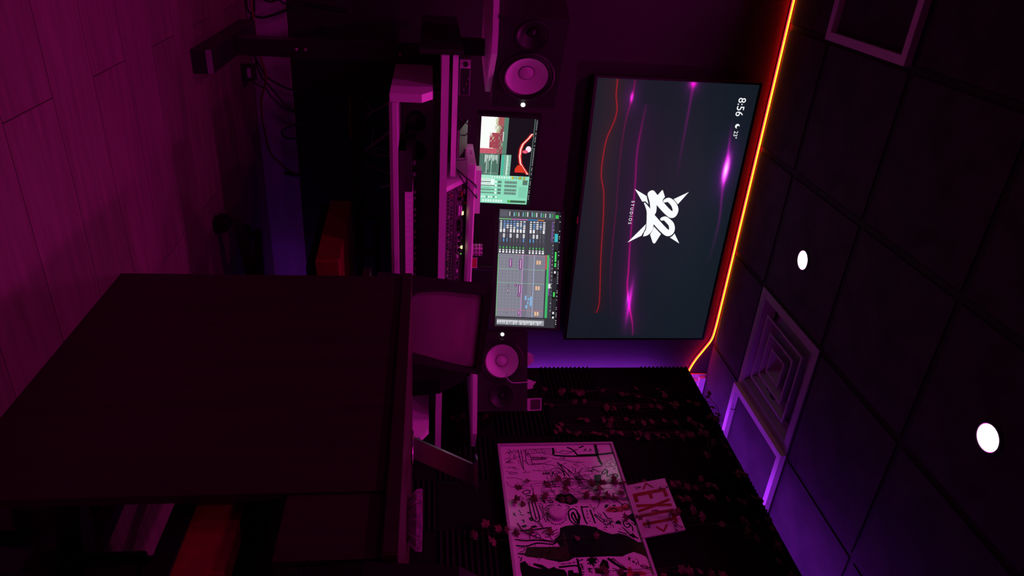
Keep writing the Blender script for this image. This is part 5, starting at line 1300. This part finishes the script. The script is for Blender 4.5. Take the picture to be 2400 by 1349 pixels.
# ================================================================== RED AND BLACK CHAIRS
def office_chair(label, loc, rz, arms=True, phase=.3):
    o = thing('swivel_chair', label, 'chair', loc, (0, 0, R(rz)), group='red and black swivel chairs')
    # faces local +Y; seat
    part('seat_pan', box(B(), -.25, -.24, .375, .25, .26, .41), M['blkfab'], o, bevel=.015, seg=3)
    part('seat_cushion', box(B(), -.24, -.23, .408, .24, .28, .492), M['redfab'], o, bevel=.036, seg=4)
    bk_ = part('backrest', prism(B(), [(-.21, .46), (-.275, .58), (-.295, .72), (-.275, .87), (-.19, .985), (.19, .985), (.275, .87), (.295, .72), (.275, .58), (.21, .46)], -.34, -.26, 'Y'), M['blkfab'], o, bevel=.028, seg=4)
    part('back_stripe', prism(B(), [(-.10, .50), (-.13, .7), (-.09, .94), (.09, .94), (.13, .7), (.10, .50)], -.262, -.25, 'Y'), M['redfab'], bk_, bevel=.004)
    bm = B(); tube(bm, [(0, -.15, .375), (0, -.30, .37), (0, -.345, .45), (0, -.345, .6)], .022, 8, 4)
    part('back_bar', bm, M['steel'], o)
    for s in (-1, 1) if arms else ():
        bm = B(); tube(bm, [(s * .25, .0, .385), (s * .285, .0, .40), (s * .29, .0, .58)], .018, 8)
        ap = part('arm_post', bm, M['steel'], o)
        part('arm_pad', box(B(), s * .29 - .04, -.13, .58, s * .29 + .04, .14, .61), M['rubber'], ap, bevel=.01)
    bm = B(); lathe(bm, [(.03, .10), (.03, .25), (.02, .25), (.02, .375)], n=14)
    part('gas_column', bm, M['steel'], o)
    for i in range(5):
        a = 6.28318 * i / 5 + phase
        d = Vector((math.cos(a), math.sin(a), 0)); nrm = Vector((-d.y, d.x, 0))
        bm = B()
        A = [d * .02 + nrm * q + Vector((0, 0, z)) for q, z in ((-.03, .10), (.03, .10), (.025, .15), (-.025, .15))]
        Bq = [d * .31 + nrm * q + Vector((0, 0, z)) for q, z in ((-.02, .072), (.02, .072), (.016, .095), (-.016, .095))]
        va = [bm.verts.new(p) for p in A]; vb = [bm.verts.new(p) for p in Bq]
        bm.faces.new(va); bm.faces.new(vb)
        for k in range(4):
            bm.faces.new((va[k], va[(k + 1) % 4], vb[(k + 1) % 4], vb[k]))
        lg = part('base_leg', bm, M['steel'], o, bevel=.003)
        c = d * .295
        for s in (-1, 1):
            bm = B(); cyl(bm, c + nrm * (s * .006) + Vector((0, 0, .030)), c + nrm * (s * .026) + Vector((0, 0, .030)), .030, 16)
            part('caster', bm, M['rubber'], lg)
        bm = B(); cyl(bm, c + Vector((0, 0, .03)), c + Vector((0, 0, .08)), .006, 8)
        part('caster_stem', bm, M['steel'], lg)
    return o
office_chair('red and black swivel chair tucked under the white desk', (1.43, 2.62, 0), 96)
office_chair('red and black swivel chair tucked under the wooden table', (1.213, 1.045, 0), 0, arms=False, phase=0.0)

# ================================================================== CABLES AND POWER ADAPTER
ad = thing('power_adapter', 'black power adapter with a pale label on the floor', 'adapter', (.71, 3.28, 0), (0, 0, R(-8)))
part('body', box(B(), -.035, -.04, 0, .035, .05, .045), M['black'], ad, bevel=.004)
part('rating_label', box(B(), -.02, -.0406, .026, .02, -.04, .042), M['greycable'], ad)
part('prong', box(B(), -.008, .05, .02, .008, .07, .028), M['silverknob'], ad)
YD = {'orange': 3.425, 'c1': 3.44, 'c2': 3.435, 'c3': 3.445, 'c4': 3.40, 'c5': 3.44, 'c6': 3.45, 'c7': 3.45, 'p1': 3.3, 'p2': 3.32, 'p3': 3.28, 'p4': 3.3, 'p5': 3.25, 'p6': 3.29, 'p7': 3.31, 'redc': 3.2}
CL = {'orange': ('power_cable', 'long brownish orange cable along the skirting board', .005, 'orange'), 'c1': ('power_cable', 'black cable dipping in a curve beside the left desk leg', .0055, 'rubber'), 'c2': ('power_cable', 'black cable rising from the left desk leg past the adapter', .0045, 'rubber'), 'c3': ('power_cable', 'thicker black cable rising to the right of the adapter', .0045, 'rubber'), 'c4': ('power_cable', 'thin black lead leaving the power adapter', .0035, 'rubber'), 'c5': ('power_cable', 'black cable loop hanging over the skirting board', .004, 'rubber'), 'c6': ('power_cable', 'straight black cable along the skirting at the picture edge', .005, 'rubber'), 'c7': ('power_cable', 'short black cable scallop high on the skirting board', .0045, 'rubber'), 'p1': ('hanging_cable', 'violet-lit straight cable hanging under the desk', .004, 'greycable'), 'p2': ('hanging_cable', 'violet-lit cable bowed in an arc under the desk', .003, 'greycable'), 'p3': ('hanging_cable', 'brightest violet-lit flat cable under the desk', .0075, 'greycable'), 'p4': ('hanging_cable', 'reddish cable slanting under the desk toward the chair', .003, 'greycable'), 'p5': ('hanging_cable', 'short blue-lit cable under the desk near the keys', .004, 'greycable'), 'p6': ('hanging_cable', 'thin curled cable crossing the brightest one under the desk', .003, 'greycable'), 'p7': ('hanging_cable', 'thin dim cable under the desk beneath the brightest one', .0025, 'greycable'), 'redc': ('hanging_cable', 'dim red cable lying in the under-desk tray', .005, 'redfab')}
for kname, pts in CABLES.items():
    nm, lab, rad, m = CL[kname]
    P = [(x, YD[kname], max(z, rad + .001)) for x, z in pts]
    if kname in ('p1', 'p2', 'p3', 'p4', 'p5', 'p6', 'p7'):
        P.append((P[-1][0], P[-1][1], .80)) if P[-1][2] > P[0][2] else None
    if kname in ('c2', 'c3', 'c4', 'c5', 'c1', 'c7'):
        P.append((P[-1][0] + .01, 3.36, .47))
    cable(nm, lab, P, rad, m)
jk = thing('cable_plug', 'black plug on the end of the orange cable', 'plug', (1.235, 3.425, .175), (0, R(10), 0))
bm = B(); cyl(bm, (0, 0, -.07), (0, 0, .0), .011, 12)
part('barrel', bm, M['rubber'], jk)
bm = B(); cyl(bm, (0, 0, 0), (0, 0, .02), .007, 10)
part('strain_relief', bm, M['black'], jk)
pa = thing('under_desk_adapter', 'pale label of an adapter hanging under the desk', 'adapter', (1.33, 3.27, .475))
part('body', box(B(), -.05, -.035, 0, .05, .035, .035), M['black'], pa, bevel=.003)
part('rating_label', box(B(), -.012, -.0356, .008, .012, -.035, .028), M['greycable'], pa)
hb = thing('power_strip', 'black power strip lying in the under-desk tray', 'power strip', (.98, 3.28, .475))
part('body', box(B(), -.15, -.025, 0, .15, .025, .03), M['black'], hb, bevel=.004)
for i in range(5):
    part('socket', box(B(), -.13 + i * .055, -.016, .03, -.10 + i * .055, .016, .031), M['rubber'], hb)
part('label_tab', box(B(), .02, -.0256, .004, .045, -.025, .026), M['greycable'], hb)
